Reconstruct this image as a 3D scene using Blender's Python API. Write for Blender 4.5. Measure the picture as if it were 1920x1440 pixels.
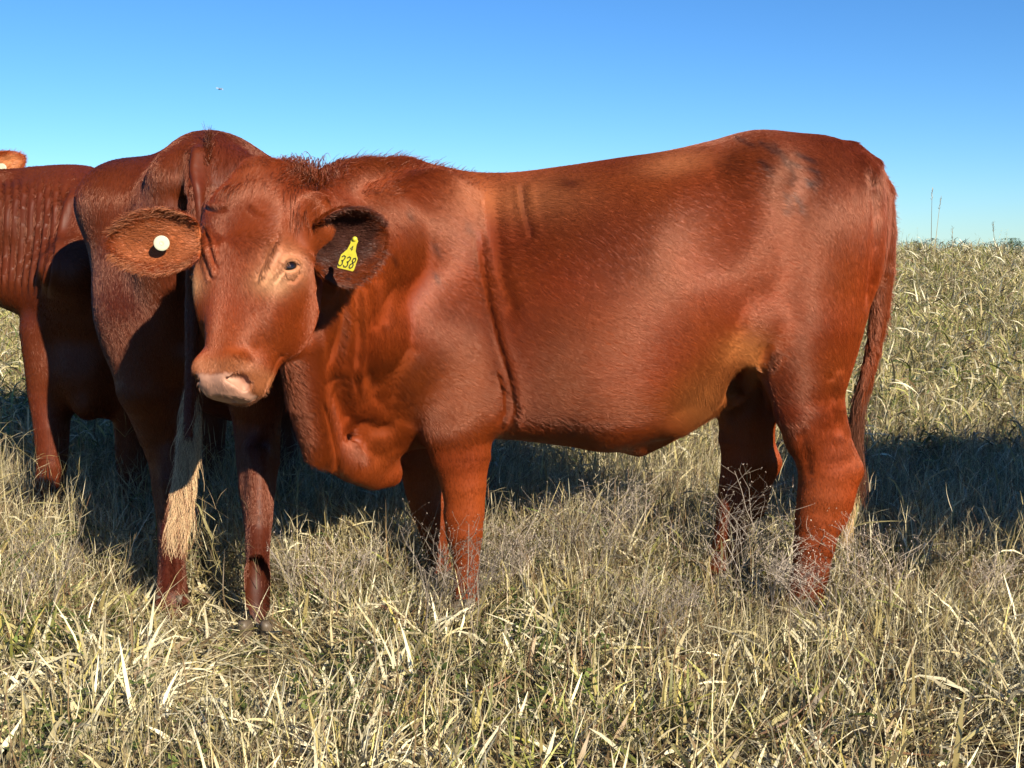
import bpy, math, random
import numpy as np
from mathutils import Vector, Matrix

# ------------------------------------------------------------------ camera, world, sun
for o in list(bpy.data.objects):
    bpy.data.objects.remove(o, do_unlink=True)
SC = bpy.context.scene
COL = SC.collection
CAM_H = 0.98
PITCH = math.atan(270 / 2200.0)
FPX = 2200.0
cam_d = bpy.data.cameras.new("camera")
cam = bpy.data.objects.new("camera", cam_d)
COL.objects.link(cam)
cam.location = (0, 0, CAM_H)
cam.rotation_euler = (math.pi / 2 - PITCH, 0, 0)
cam_d.sensor_width = 36.0
cam_d.lens = 36.0 * FPX / 1920.0
cam_d.clip_start = 0.05
cam_d.clip_end = 3000
SC.camera = cam

SUN_AZ, SUN_EL = math.radians(32), math.radians(27)   # azimuth: to the right of the viewer's back
world = bpy.data.worlds.new("World")
SC.world = world
world.use_nodes = True
wn = world.node_tree.nodes
wl = world.node_tree.links
wn.clear()
wo = wn.new("ShaderNodeOutputWorld")
wb = wn.new("ShaderNodeBackground")
sky = wn.new("ShaderNodeTexSky")
sky.sky_type = 'NISHITA'
sky.sun_disc = False
sky.sun_elevation = SUN_EL
sun_dir = Vector((math.sin(SUN_AZ) * math.cos(SUN_EL), -math.cos(SUN_AZ) * math.cos(SUN_EL), math.sin(SUN_EL)))
sky.sun_rotation = math.atan2(sun_dir.x, sun_dir.y)
sky.altitude = 1200
sky.air_density = 1.0
sky.dust_density = 0.0
sky.ozone_density = 4.0
wb.inputs['Strength'].default_value = 0.047
hs = wn.new("ShaderNodeHueSaturation")
hs.inputs['Saturation'].default_value = 1.12
wl.new(sky.outputs[0], hs.inputs['Color'])
tn = wn.new("ShaderNodeVectorMath"); tn.operation = 'MULTIPLY'
tn.inputs[1].default_value = (0.80, 1.15, 1.46)
wl.new(hs.outputs[0], tn.inputs[0])
wl.new(tn.outputs[0], wb.inputs['Color'])
wl.new(wb.outputs[0], wo.inputs[0])

sun_data = bpy.data.lights.new("sun", 'SUN')
sun_data.energy = 5.0
sun_data.angle = math.radians(0.5)
sun_data.color = (1.0, 0.88, 0.70)
sun = bpy.data.objects.new("sun", sun_data)
COL.objects.link(sun)
sun.rotation_euler = sun_dir.to_track_quat('Z', 'Y').to_euler()

SC.view_settings.view_transform = 'Standard'
SC.view_settings.look = 'None'
SC.view_settings.exposure = 1.08
SC.view_settings.gamma = 1.0
SC.view_settings.use_curve_mapping = False
SC.render.engine = 'CYCLES'
SC.cycles.max_bounces = 4
SC.cycles.use_adaptive_sampling = True
SC.cycles.adaptive_threshold = 0.02
SC.cycles.use_denoising = True
SC.cycles.diffuse_bounces = 1
SC.cycles.glossy_bounces = 2
SC.cycles.transmission_bounces = 3
SC.cycles.transparent_max_bounces = 4
try:
    SC.cycles_curves.shape = 'RIBBONS'
    SC.cycles_curves.subdivisions = 1
except Exception:
    pass

rng = np.random.default_rng(7)
CT, ST = math.cos(PITCH), math.sin(PITCH)


def P(px, py, d):
    """world point seen at photo pixel (px, py) at distance d in front of the camera"""
    dyy = 720.0 - py
    t = d / (FPX * CT + dyy * ST)
    return np.array([t * (px - 960.0), d, CAM_H + t * (-FPX * ST + dyy * CT)])


def project(V):
    """photo pixels of world points (n,3)"""
    x = V[:, 0]; y = V[:, 1]; z = V[:, 2] - CAM_H
    fw = y * CT - z * ST
    up = y * ST + z * CT
    return 960 + FPX * x / fw, 720 - FPX * up / fw


def tag(o, label=None, cat=None, group=None, kind=None):
    if label: o["label"] = label
    if cat: o["category"] = cat
    if group: o["group"] = group
    if kind: o["kind"] = kind
    return o


def empty(name, loc=(0, 0, 0)):
    o = bpy.data.objects.new(name, None)
    o.empty_display_size = 0.1
    COL.objects.link(o)
    o.location = loc
    return o


def mesh_obj(name, V, F, mat, parent=None, smooth=True, attrs=None, uvs=None):
    me = bpy.data.meshes.new(name)
    V = np.asarray(V, dtype=np.float32)
    if isinstance(F, np.ndarray):
        k = F.shape[1]; n = F.shape[0]
        me.vertices.add(len(V)); me.vertices.foreach_set("co", V.ravel())
        me.loops.add(n * k); me.loops.foreach_set("vertex_index", F.astype(np.int32).ravel())
        me.polygons.add(n)
        me.polygons.foreach_set("loop_start", np.arange(0, n * k, k, dtype=np.int32))
        me.update(calc_edges=True)
        me.validate()
    else:
        me.from_pydata(V.tolist(), [], F)
    if smooth:
        me.polygons.foreach_set("use_smooth", np.ones(len(me.polygons), dtype=bool))
    if attrs:
        for an, arr in attrs.items():
            a = me.color_attributes.new(an, 'FLOAT_COLOR', 'POINT')
            a.data.foreach_set("color", np.asarray(arr, np.float32).ravel())
    me.materials.append(mat)
    me.update()
    o = bpy.data.objects.new(name, me)
    COL.objects.link(o)
    if parent: 
        o.parent = parent
        o.matrix_parent_inverse = Matrix.Translation(-Vector(parent_world(parent)))
    return o


def parent_world(p):
    """where the parent's origin lies (parts are modelled in place, only their thing is moved)"""
    return Vector(p.location) if p.parent is None else Vector((0, 0, 0))


def curves_obj(name, pts, radius, tint, mat, parent=None):
    """pts (n,k,3) strands, radius (n,k), tint (n,3)"""
    n, k, _ = pts.shape
    cu = bpy.data.hair_curves.new(name)
    cu.add_curves([k] * n)
    pa = cu.attributes.get("position") or cu.attributes.new("position", 'FLOAT_VECTOR', 'POINT')
    pa.data.foreach_set("vector", np.ascontiguousarray(pts, dtype=np.float32).ravel())
    ra = cu.attributes.get("radius") or cu.attributes.new("radius", 'FLOAT', 'POINT')
    ra.data.foreach_set("value", np.ascontiguousarray(radius, dtype=np.float32).ravel())
    ta = cu.attributes.new("tint", 'FLOAT_COLOR', 'CURVE')
    t4 = np.ones((n, 4), np.float32); t4[:, :3] = tint
    ta.data.foreach_set("color", t4.ravel())
    cu.materials.append(mat)
    o = bpy.data.objects.new(name, cu)
    COL.objects.link(o)
    if parent:
        o.parent = parent
        o.matrix_parent_inverse = Matrix.Translation(-Vector(parent_world(parent)))
    return o


# ------------------------------------------------------------------ value noise in numpy
def _hash(ix, iy, iz, seed):
    h = (ix * 374761393 + iy * 668265263 + iz * 2147483647 + seed * 974711) & 0xFFFFFFFF
    h = ((h ^ (h >> 13)) * 1274126177) & 0xFFFFFFFF
    h = h ^ (h >> 16)
    return (h & 0xFFFF).astype(np.float32) / 65535.0


def vnoise(p, freq, seed=0):
    q = p * freq
    i = np.floor(q).astype(np.int64); f = (q - i).astype(np.float32)
    f = f * f * (3 - 2 * f)
    r = 0
    for dx in (0, 1):
        for dy in (0, 1):
            for dz in (0, 1):
                w = (f[:, 0] if dx else 1 - f[:, 0]) * (f[:, 1] if dy else 1 - f[:, 1]) * (f[:, 2] if dz else 1 - f[:, 2])
                r = r + w * _hash(i[:, 0] + dx, i[:, 1] + dy, i[:, 2] + dz, seed)
    return r * 2 - 1


# ------------------------------------------------------------------ materials
def new_mat(name):
    m = bpy.data.materials.new(name)
    m.use_nodes = True
    nt = m.node_tree
    b = nt.nodes["Principled BSDF"]
    return m, nt, b


def tint_mat(name, rough=0.5, spec=0.4, noise_amt=0.25, noise_scale=90, bump=0.0, attr="tint", bump_scale=400, sheen=0.0):
    m, nt, b = new_mat(name)
    at = nt.nodes.new("ShaderNodeAttribute"); at.attribute_name = attr
    no = nt.nodes.new("ShaderNodeTexNoise"); no.inputs['Scale'].default_value = noise_scale
    no.inputs['Detail'].default_value = 4
    tc = nt.nodes.new("ShaderNodeTexCoord")
    nt.links.new(tc.outputs['Object'], no.inputs['Vector'])
    mr = nt.nodes.new("ShaderNodeMapRange")
    mr.inputs['To Min'].default_value = 1 - noise_amt; mr.inputs['To Max'].default_value = 1 + noise_amt
    nt.links.new(no.outputs['Fac'], mr.inputs['Value'])
    mx = nt.nodes.new("ShaderNodeVectorMath"); mx.operation = 'SCALE'
    nt.links.new(at.outputs['Color'], mx.inputs[0]); nt.links.new(mr.outputs[0], mx.inputs['Scale'])
    nt.links.new(mx.outputs[0], b.inputs['Base Color'])
    b.inputs['Roughness'].default_value = rough
    b.inputs['Specular IOR Level'].default_value = spec
    if bump > 0:
        n2 = nt.nodes.new("ShaderNodeTexNoise"); n2.inputs['Scale'].default_value = bump_scale
        nt.links.new(tc.outputs['Object'], n2.inputs['Vector'])
        bp = nt.nodes.new("ShaderNodeBump"); bp.inputs['Strength'].default_value = bump
        bp.inputs['Distance'].default_value = 0.002
        nt.links.new(n2.outputs['Fac'], bp.inputs['Height']); nt.links.new(bp.outputs[0], b.inputs['Normal'])
    return m


def plain_mat(name, col, rough=0.5, spec=0.5, noise=0.12, scale=60):
    m, nt, b = new_mat(name)
    no = nt.nodes.new("ShaderNodeTexNoise"); no.inputs['Scale'].default_value = scale
    tc = nt.nodes.new("ShaderNodeTexCoord")
    nt.links.new(tc.outputs['Object'], no.inputs['Vector'])
    cr = nt.nodes.new("ShaderNodeValToRGB")
    cr.color_ramp.elements[0].color = tuple(c * (1 - noise * 2) for c in col) + (1,)
    cr.color_ramp.elements[1].color = tuple(min(1, c * (1 + noise)) for c in col) + (1,)
    nt.links.new(no.outputs['Fac'], cr.inputs['Fac'])
    nt.links.new(cr.outputs[0], b.inputs['Base Color'])
    b.inputs['Roughness'].default_value = rough
    b.inputs['Specular IOR Level'].default_value = spec
    return m


def hair_mat():
    m, nt, b = new_mat("coat_hair")
    at = nt.nodes.new("ShaderNodeAttribute"); at.attribute_name = "tint"
    nt.links.new(at.outputs['Color'], b.inputs['Base Color'])
    b.inputs['Roughness'].default_value = 0.36
    b.inputs['Specular IOR Level'].default_value = 0.85
    b.inputs['Specular Tint'].default_value = (1.0, 0.54, 0.40, 1)
    return m


M_SKIN = tint_mat("cow_skin", rough=0.55, spec=0.25, bump=0.15)
M_HAIR = hair_mat()
M_DULL = hair_mat(); M_DULL.name = 'ear_down'
M_DULL.node_tree.nodes['Principled BSDF'].inputs['Specular IOR Level'].default_value = 0.15
M_EYE = plain_mat("eye_dark", (0.006, 0.004, 0.004), rough=0.05, spec=0.6)
M_TAG = plain_mat("yellow_tag_plastic", (0.50, 0.44, 0.03), rough=0.35, scale=120)
M_INK = plain_mat("black_ink", (0.02, 0.02, 0.015), rough=0.6)
M_BUTTON = plain_mat("cream_button_plastic", (0.33, 0.34, 0.24), rough=0.5, scale=200)
M_HOOF = plain_mat("hoof_horn", (0.10, 0.075, 0.05), rough=0.5)

# ------------------------------------------------------------------ implicit modelling
def smoothstep(x, a, b):
    t = np.clip((x - a) / (b - a), 0, 1)
    return t * t * (3 - 2 * t)


class Field:
    def __init__(self, xs, ys, zs):
        self.ax = [np.asarray(v, np.float32) for v in (xs, ys, zs)]
        self.F = np.full(tuple(len(v) for v in self.ax), 1.0, np.float32)

    def box(self, lo, hi):
        sl = []
        for k in range(3):
            i0 = max(0, int(np.searchsorted(self.ax[k], lo[k])) - 1)
            i1 = min(len(self.ax[k]), int(np.searchsorted(self.ax[k], hi[k])) + 1)
            if i1 <= i0: return None, None
            sl.append(slice(i0, i1))
        g = (self.ax[0][sl[0]][:, None, None], self.ax[1][sl[1]][None, :, None], self.ax[2][sl[2]][None, None, :])
        return tuple(sl), g

    def put(self, sl, d, k, mode='add'):
        f = self.F[sl]
        if mode == 'add':
            h = np.maximum(k - np.abs(f - d), 0) / k
            self.F[sl] = np.minimum(f, d) - h * h * k * 0.25
        else:
            d = -d
            h = np.maximum(k - np.abs(f - d), 0) / k
            self.F[sl] = np.maximum(f, d) + h * h * k * 0.25

    def cone(self, p, q, r1, r2, k=0.03, mode='add', scale=(1, 1, 1)):
        """rounded cone from p to q; scale = radii multipliers per axis (x, y, z)"""
        p = np.asarray(p, float); q = np.asarray(q, float); s = np.asarray(scale, float)
        R = max(r1, r2) * s + k + 0.015
        sl, g = self.box(np.minimum(p, q) - R, np.maximum(p, q) + R)
        if sl is None: return
        ps, qs = p / s, q / s
        ba = qs - ps; L2 = float(ba @ ba) + 1e-9
        X = [g[i] / s[i] - ps[i] for i in range(3)]
        t = np.clip((X[0] * ba[0] + X[1] * ba[1] + X[2] * ba[2]) / L2, 0, 1)
        d = np.sqrt((X[0] - ba[0] * t) ** 2 + (X[1] - ba[1] * t) ** 2 + (X[2] - ba[2] * t) ** 2) - (r1 + (r2 - r1) * t)
        self.put(sl, (d * min(s)).astype(np.float32), k, mode)

    def chain(self, pts, k=0.03, mode='add', scale=(1, 1, 1), kin=0.004):
        """limb: rounded cones merged tightly with each other, then blended into the body with radius k"""
        s = np.asarray(scale, float)
        Pn = np.array([p for p, r in pts]); rm = max(r for p, r in pts)
        sl, g = self.box(Pn.min(0) - rm * s - k - .015, Pn.max(0) + rm * s + k + .015)
        if sl is None: return
        D = None
        for (p, r1), (q, r2) in zip(pts[:-1], pts[1:]):
            ps, qs = np.asarray(p) / s, np.asarray(q) / s
            ba = qs - ps; L2 = float(ba @ ba) + 1e-9
            X = [g[i] / s[i] - ps[i] for i in range(3)]
            t = np.clip((X[0] * ba[0] + X[1] * ba[1] + X[2] * ba[2]) / L2, 0, 1)
            d = np.sqrt((X[0] - ba[0] * t) ** 2 + (X[1] - ba[1] * t) ** 2 + (X[2] - ba[2] * t) ** 2) - (r1 + (r2 - r1) * t)
            d = (d * min(s)).astype(np.float32)
            if D is None: D = d
            else:
                h = np.maximum(kin - np.abs(D - d), 0) / kin
                D = np.minimum(D, d) - h * h * kin * 0.25
        self.put(sl, D, k, mode)

    def ell(self, c, r, k=0.03, mode='add', R=None):
        """ellipsoid; R rows are its axes (3x3) or None"""
        c = np.asarray(c, float); r = np.asarray(r, float)
        m = max(r) + k + 0.015
        if R is None:
            ext = r + k + 0.015
            R = np.eye(3)
        else:
            ext = np.array([m, m, m])
        sl, g = self.box(c - ext, c + ext)
        if sl is None: return
        X = [g[i] - c[i] for i in range(3)]
        U = [(X[0] * R[j][0] + X[1] * R[j][1] + X[2] * R[j][2]) / r[j] for j in range(3)]
        g1 = np.sqrt(U[0] ** 2 + U[1] ** 2 + U[2] ** 2) + 1e-6
        g2 = np.sqrt((U[0] / r[0]) ** 2 + (U[1] / r[1]) ** 2 + (U[2] / r[2]) ** 2) + 1e-6
        self.put(sl, (g1 * (g1 - 1) / g2).astype(np.float32), k, mode)

    def loft(self, T, secs, k=0.03, margin=0.06):
        """T = (origin, axes rows u, w, n); secs rows: u, n_front, n_back, half width, exponent"""
        O, A = T
        secs = np.asarray(secs, float)
        u0, u1 = secs[0, 0], secs[-1, 0]
        cor = []
        for u in (u0, u1):
            for w in (-1, 1):
                for n in (secs[:, 1].max(), secs[:, 2].min()):
                    cor.append(O + A[0] * u + A[1] * w * secs[:, 3].max() + A[2] * n)
        cor = np.array(cor)
        sl, g = self.box(cor.min(0) - margin, cor.max(0) + margin)
        if sl is None: return
        X = [g[i] - O[i] for i in range(3)]
        U = X[0] * A[0][0] + X[1] * A[0][1] + X[2] * A[0][2]
        W = X[0] * A[1][0] + X[1] * A[1][1] + X[2] * A[1][2]
        N = X[0] * A[2][0] + X[1] * A[2][1] + X[2] * A[2][2]
        uu = np.linspace(u0, u1, 400)

        def spl(col):
            return np.interp(U, uu, smooth_interp(secs[:, 0], secs[:, col], uu)).astype(np.float32)
        nf, nb, hw, ex = spl(1), spl(2), spl(3), spl(4)
        frac = spl(5) if secs.shape[1] > 5 else 0.5
        nc = nb + (nf - nb) * frac
        h = np.where(N > nc, nf - nc, nc - nb)
        exb = spl(6) if secs.shape[1] > 6 else ex
        e = np.where(N > nc, ex, exb)
        v = np.abs(N - nc) / h; b = np.abs(W) / hw
        v = np.maximum(v, 1e-4); b = np.maximum(b, 1e-4)
        gg = (v ** e + b ** e) ** (1 / e)
        gr = gg ** (1 - e) * np.sqrt((v ** (e - 1) / h) ** 2 + (b ** (e - 1) / hw) ** 2) + 1e-4
        d = (gg - 1) / np.maximum(gr, 0.8 / np.maximum(h, hw) )
        d = np.maximum(d, np.maximum(u0 - U, U - u1))
        self.put(sl, d.astype(np.float32), k)

    def surf(self, p, d, far=.2):
        """first point outside the body from p along d"""
        p = np.asarray(p, float); last = 0.0
        for t in np.arange(0, far, .0008):
            q = p + d * t
            ii = []; ff = []
            for k in range(3):
                i = int(np.clip(np.searchsorted(self.ax[k], q[k]) - 1, 0, len(self.ax[k]) - 2))
                ii.append(i); ff.append((q[k] - self.ax[k][i]) / (self.ax[k][i + 1] - self.ax[k][i]))
            v = 0
            for c in range(8):
                b = [(c >> k) & 1 for k in range(3)]
                w = 1
                for k in range(3): w *= ff[k] if b[k] else 1 - ff[k]
                v += w * self.F[ii[0] + b[0], ii[1] + b[1], ii[2] + b[2]]
            if v > 0: return q
        return p

    def mesh(self):
        F = self.F; nx, ny, nz = F.shape
        S = F < 0
        c = np.zeros((nx - 1, ny - 1, nz - 1), np.uint8)
        for dx in (0, 1):
            for dy in (0, 1):
                for dz in (0, 1):
                    c += S[dx:nx - 1 + dx, dy:ny - 1 + dy, dz:nz - 1 + dz]
        act = (c > 0) & (c < 8)
        ci = np.argwhere(act)
        idx = np.full(act.shape, -1, np.int32)
        idx[act] = np.arange(len(ci), dtype=np.int32)
        acc = np.zeros((len(ci), 3)); cnt = np.zeros(len(ci))
        ax = self.ax
        corners = [(dx, dy, dz) for dx in (0, 1) for dy in (0, 1) for dz in (0, 1)]
        val = {cr: F[ci[:, 0] + cr[0], ci[:, 1] + cr[1], ci[:, 2] + cr[2]] for cr in corners}
        pos = {cr: np.stack([ax[k][ci[:, k] + cr[k]] for k in range(3)], 1) for cr in corners}
        for a in corners:
            for k in range(3):
                if a[k] == 0:
                    b = list(a); b[k] = 1; b = tuple(b)
                    va, vb = val[a], val[b]
                    m = (va < 0) != (vb < 0)
                    t = np.where(m, va / np.where(m, va - vb, 1), 0)
                    pt = pos[a] + (pos[b] - pos[a]) * t[:, None]
                    acc += pt * m[:, None]; cnt += m
        V = acc / cnt[:, None]
        quads = []
        for k in range(3):
            a = [slice(1, -1)] * 3; b = [slice(1, -1)] * 3
            a = [slice(1, n - 1) for n in F.shape]; b = list(a)
            a[k] = slice(0, F.shape[k] - 1); b[k] = slice(1, F.shape[k])
            sa, sb = S[tuple(a)], S[tuple(b)]
            e = np.argwhere(sa != sb)
            ins = sa[tuple(e.T)]
            e = e + 1; e[:, k] -= 1
            o1, o2 = (k + 1) % 3, (k + 2) % 3
            def cell(d1, d2):
                q = e.copy(); q[:, o1] -= d1; q[:, o2] -= d2
                return idx[tuple(q.T)]
            q = np.stack([cell(1, 1), cell(0, 1), cell(0, 0), cell(1, 0)], 1)
            q[~ins] = q[~ins][:, ::-1]
            quads.append(q)
        Q = np.concatenate(quads)
        Q = Q[(Q >= 0).all(1)]
        return V, Q


def smooth_interp(x, y, xn):
    """monotone-ish cubic (Catmull) interpolation"""
    m = np.gradient(y, x)
    i = np.clip(np.searchsorted(x, xn) - 1, 0, len(x) - 2)
    h = x[i + 1] - x[i]; t = np.clip((xn - x[i]) / h, 0, 1)
    return ((2 * t**3 - 3 * t**2 + 1) * y[i] + (t**3 - 2 * t**2 + t) * h * m[i] + (-2 * t**3 + 3 * t**2) * y[i + 1] + (t**3 - t**2) * h * m[i + 1])


def relax(V, Q, it=3, lam=0.5):
    E = np.concatenate([Q[:, [0, 1]], Q[:, [1, 2]], Q[:, [2, 3]], Q[:, [3, 0]]])
    n = len(V)
    deg = np.bincount(E[:, 0], minlength=n) + np.bincount(E[:, 1], minlength=n)
    for _ in range(it):
        S = np.stack([np.bincount(E[:, 0], V[E[:, 1], k], n) + np.bincount(E[:, 1], V[E[:, 0], k], n) for k in range(3)], 1)
        V = V + lam * (S / np.maximum(deg, 1)[:, None] - V)
        V = V - (lam * 1.03) * 0  # plain smoothing: the voxels are small
    return V


def vnormals(V, Q):
    d1 = V[Q[:, 2]] - V[Q[:, 0]]; d2 = V[Q[:, 3]] - V[Q[:, 1]]
    fn = np.cross(d1, d2)
    N = np.zeros_like(V)
    for j in range(4):
        for k in range(3):
            N[:, k] += np.bincount(Q[:, j], fn[:, k], len(V))
    return N / (np.linalg.norm(N, axis=1, keepdims=True) + 1e-12)


def spaced(segs):
    """segs: [(start, end, step), ...] contiguous"""
    out = []
    for a, b, s in segs:
        n = max(1, int(round((b - a) / s)))
        out.append(np.linspace(a, b, n, endpoint=False))
    out.append([segs[-1][1]])
    return np.concatenate(out)


def keep_biggest(V, Q):
    """drop stray islands by label propagation"""
    n = len(V)
    lab = np.arange(n)
    while True:
        m = lab[Q].min(1)
        new = lab.copy()
        for j in range(4): np.minimum.at(new, Q[:, j], m)
        new = new[new]
        if (new == lab).all(): break
        lab = new
    b = np.bincount(lab, minlength=n).argmax()
    keep = lab == b
    re = np.cumsum(keep) - 1
    return V[keep], re[Q[keep[Q[:, 0]]]]

# ------------------------------------------------------------------ the cattle
YC = 3.05            # the near heifer's body axis


def PC(px, py, b=0.0):
    """point of the near heifer seen at (px, py), b metres to the viewer's side of its body axis"""
    return P(px, py, YC - b)


def torso(f, rump_only=False):
    # px, top py, bottom py, half width, exponent up, exponent down, belly fraction
    rows = [
        (640, 350, 720, 0.10, 2.0, 2.0, .50),
        (690, 318, 800, 0.155, 1.9, 2.1, .50),
        (740, 299, 822, 0.19, 1.7, 2.2, .48),
        (800, 309, 826, 0.212, 1.6, 2.2, .46),
        (870, 321, 820, 0.235, 1.65, 2.2, .46),
        (950, 324, 820, 0.262, 1.8, 2.2, .46),
        (1050, 313, 832, 0.288, 2.0, 1.95, .49),
        (1150, 298, 846, 0.292, 2.1, 1.9, .50),
        (1250, 283, 818, 0.275, 2.2, 1.9, .50),
        (1320, 267, 765, 0.255, 2.3, 2.1, .48),
        (1400, 247, 705, 0.235, 2.5, 2.2, .50),
        (1480, 250, 690, 0.215, 2.3, 2.3, .52),
        (1560, 262, 660, 0.185, 2.2, 2.3, .50),
        (1610, 288, 600, 0.150, 2.2, 2.2, .50),
        (1638, 325, 520, 0.100, 2.0, 2.0, .50),
        (1650, 350, 470, 0.060, 2.0, 2.0, .50),
    ]
    O = PC(1650, 500); O[2] = 0
    secs = []
    for px, t, b, hw, e1, e2, fr in reversed(rows):
        x = PC(px, 500)[0]
        secs.append((O[0] - x, PC(px, t)[2], PC(px, b)[2], hw, e1, fr, e2))
    A = np.array([[-1, 0, 0], [0, 1, 0], [0, 0, 1]], float)
    f.loft((O, A), secs, k=0.03)


def mir(p):
    q = np.array(p, float); q[1] = 2 * YC - q[1]; return q


def hindleg(f, near=True, pts=None, foot=None):
    """pts: (px, py, half width px) in the photo plane of that leg"""


def leg_chain(f, pts, b, lat, k=0.02):
    """chain of slightly flattened cones following photo pixels; last number may override b"""
    L = []
    for row in pts:
        bb = row[3] if len(row) > 3 else b
        d = YC - bb
        p = P(row[0], row[1], d)
        L.append((p, row[2] * d / FPX))
    f.chain(L, k=k, scale=(1, lat, 1))


def hoof_pair(px, d, w=0.052, toe=-1):
    """two claws as separate small meshes are built later; returns the ground point"""
    x = (px - 960) * d / FPX
    return np.array([x, d, 0.0])


FRONT_NEAR = [(840, 700, 78, .135), (856, 790, 74, .135), (863, 850, 58, .135), (869, 905, 44, .135), (872, 960, 37, .135), (871, 1000, 35, .135),
              (874, 1050, 26, .135), (874, 1110, 25, .135), (872, 1150, 31, .135), (866, 1175, 27, .135)]
FRONT_FAR = [(790, 720, 60, -.13), (792, 800, 52, -.108), (790, 860, 44, -.108), (793, 910, 36, -.108), (803, 955, 33, -.108), (812, 985, 29, -.108),
             (818, 1030, 23, -.108), (826, 1065, 22, -.108), (833, 1090, 28, -.108), (828, 1108, 24, -.108)]
HIND_NEAR = [(1510, 620, 90, .135), (1510, 700, 80, .135), (1515, 760, 66, .135), (1526, 810, 58, .130), (1541, 850, 52, .132), (1549, 885, 52, .130),
             (1544, 930, 50, .130), (1535, 970, 45, .130), (1527, 1020, 40, .130), (1520, 1070, 36, .130), (1508, 1115, 36, .130), (1498, 1150, 37, .130), (1490, 1176, 32, .130)]
HIND_FAR = [(1470, 640, 85, -.13), (1425, 710, 70, -.13), (1402, 770, 56, -.108), (1398, 820, 50, -.108), (1398, 860, 46, -.108), (1386, 905, 38, -.108),
            (1379, 950, 36, -.108), (1369, 1000, 31, -.108), (1360, 1040, 29, -.108), (1354, 1070, 31, -.108), (1346, 1096, 27, -.108)]


def quarters(f, legs=True):
    """shoulders, thighs, hips on both sides"""
    for m in (lambda p: p, mir):
        # shoulder blade and point of shoulder
        f.ell(m(PC(815, 500, .135)), (0.125, 0.075, 0.235), k=0.07)
        f.ell(m(PC(850, 640, .165)), (0.13, 0.062, 0.14), k=0.06)
        f.ell(m(PC(765, 690, .13)), (0.08, 0.08, 0.095), k=0.06)
        f.ell(m(PC(880, 740, .16)), (0.085, 0.05, 0.09), k=0.05)
        # rib spring and belly
        f.ell(m(PC(1130, 600, .14)), (0.30, 0.15, 0.24), k=0.07)
        # hook and pin bones
        f.ell(m(PC(1415, 330, .155)), (0.075, 0.05, 0.05), k=0.06)
        f.ell(m(PC(1615, 345, .085)), (0.045, 0.04, 0.05), k=0.05)
        # thigh
        f.ell(m(PC(1530, 480, .10)), (0.135, 0.115, 0.22), k=0.06)
        f.ell(m(PC(1500, 600, .12)), (0.115, 0.095, 0.17), k=0.06)
        f.ell(m(PC(1560, 590, .085)), (0.065, 0.085, 0.18), k=0.05)
    # hollow flank in front of the hooks
    for m in (lambda p: p, mir):
        f.ell(m(PC(1330, 400, .345)), (0.11, 0.09, 0.13), k=0.08, mode='sub')


def hock_points(f, rows):
    for row in rows:
        px, py, b = row
        d = YC - b
        f.cone(P(px, py, d), P(px - 22, py + 90, d), 0.020, 0.016, k=0.035, scale=(1, .8, 1))
        f.cone(P(px, py, d), P(px - 45, py - 130, d), 0.018, 0.020, k=0.03, scale=(1, .7, 1))


def dewclaws(f, px, py, b, s=1):
    d = YC - b
    for o in (-.022, .022):
        f.ell(P(px + 26 * s, py, d) + np.array([0, o, 0]), (.013, .011, .017), k=0.01)

# ---------------------------------------------- the near heifer: body field
def head_frame():
    psi, tau = math.radians(27), math.radians(23)
    fwd = np.array([-math.sin(psi), -math.cos(psi), 0])
    upv = np.array([0, 0, 1.0])
    u = -upv * math.cos(tau) + fwd * math.sin(tau)
    n = fwd * math.cos(tau) + upv * math.sin(tau)
    w = np.array([math.cos(psi), -math.sin(psi), 0])
    O = P(466, 325, 2.37)
    rho = 0.045
    u, w = u + w * rho, w - u * rho
    return O, np.array([u, w, n])


HO, HA = head_frame()
HS = 0.95
HW = 1.16


def H(u, w, n):
    return HO + (HA[0] * u + HA[1] * w * HW + HA[2] * n * HW) * HS


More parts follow.
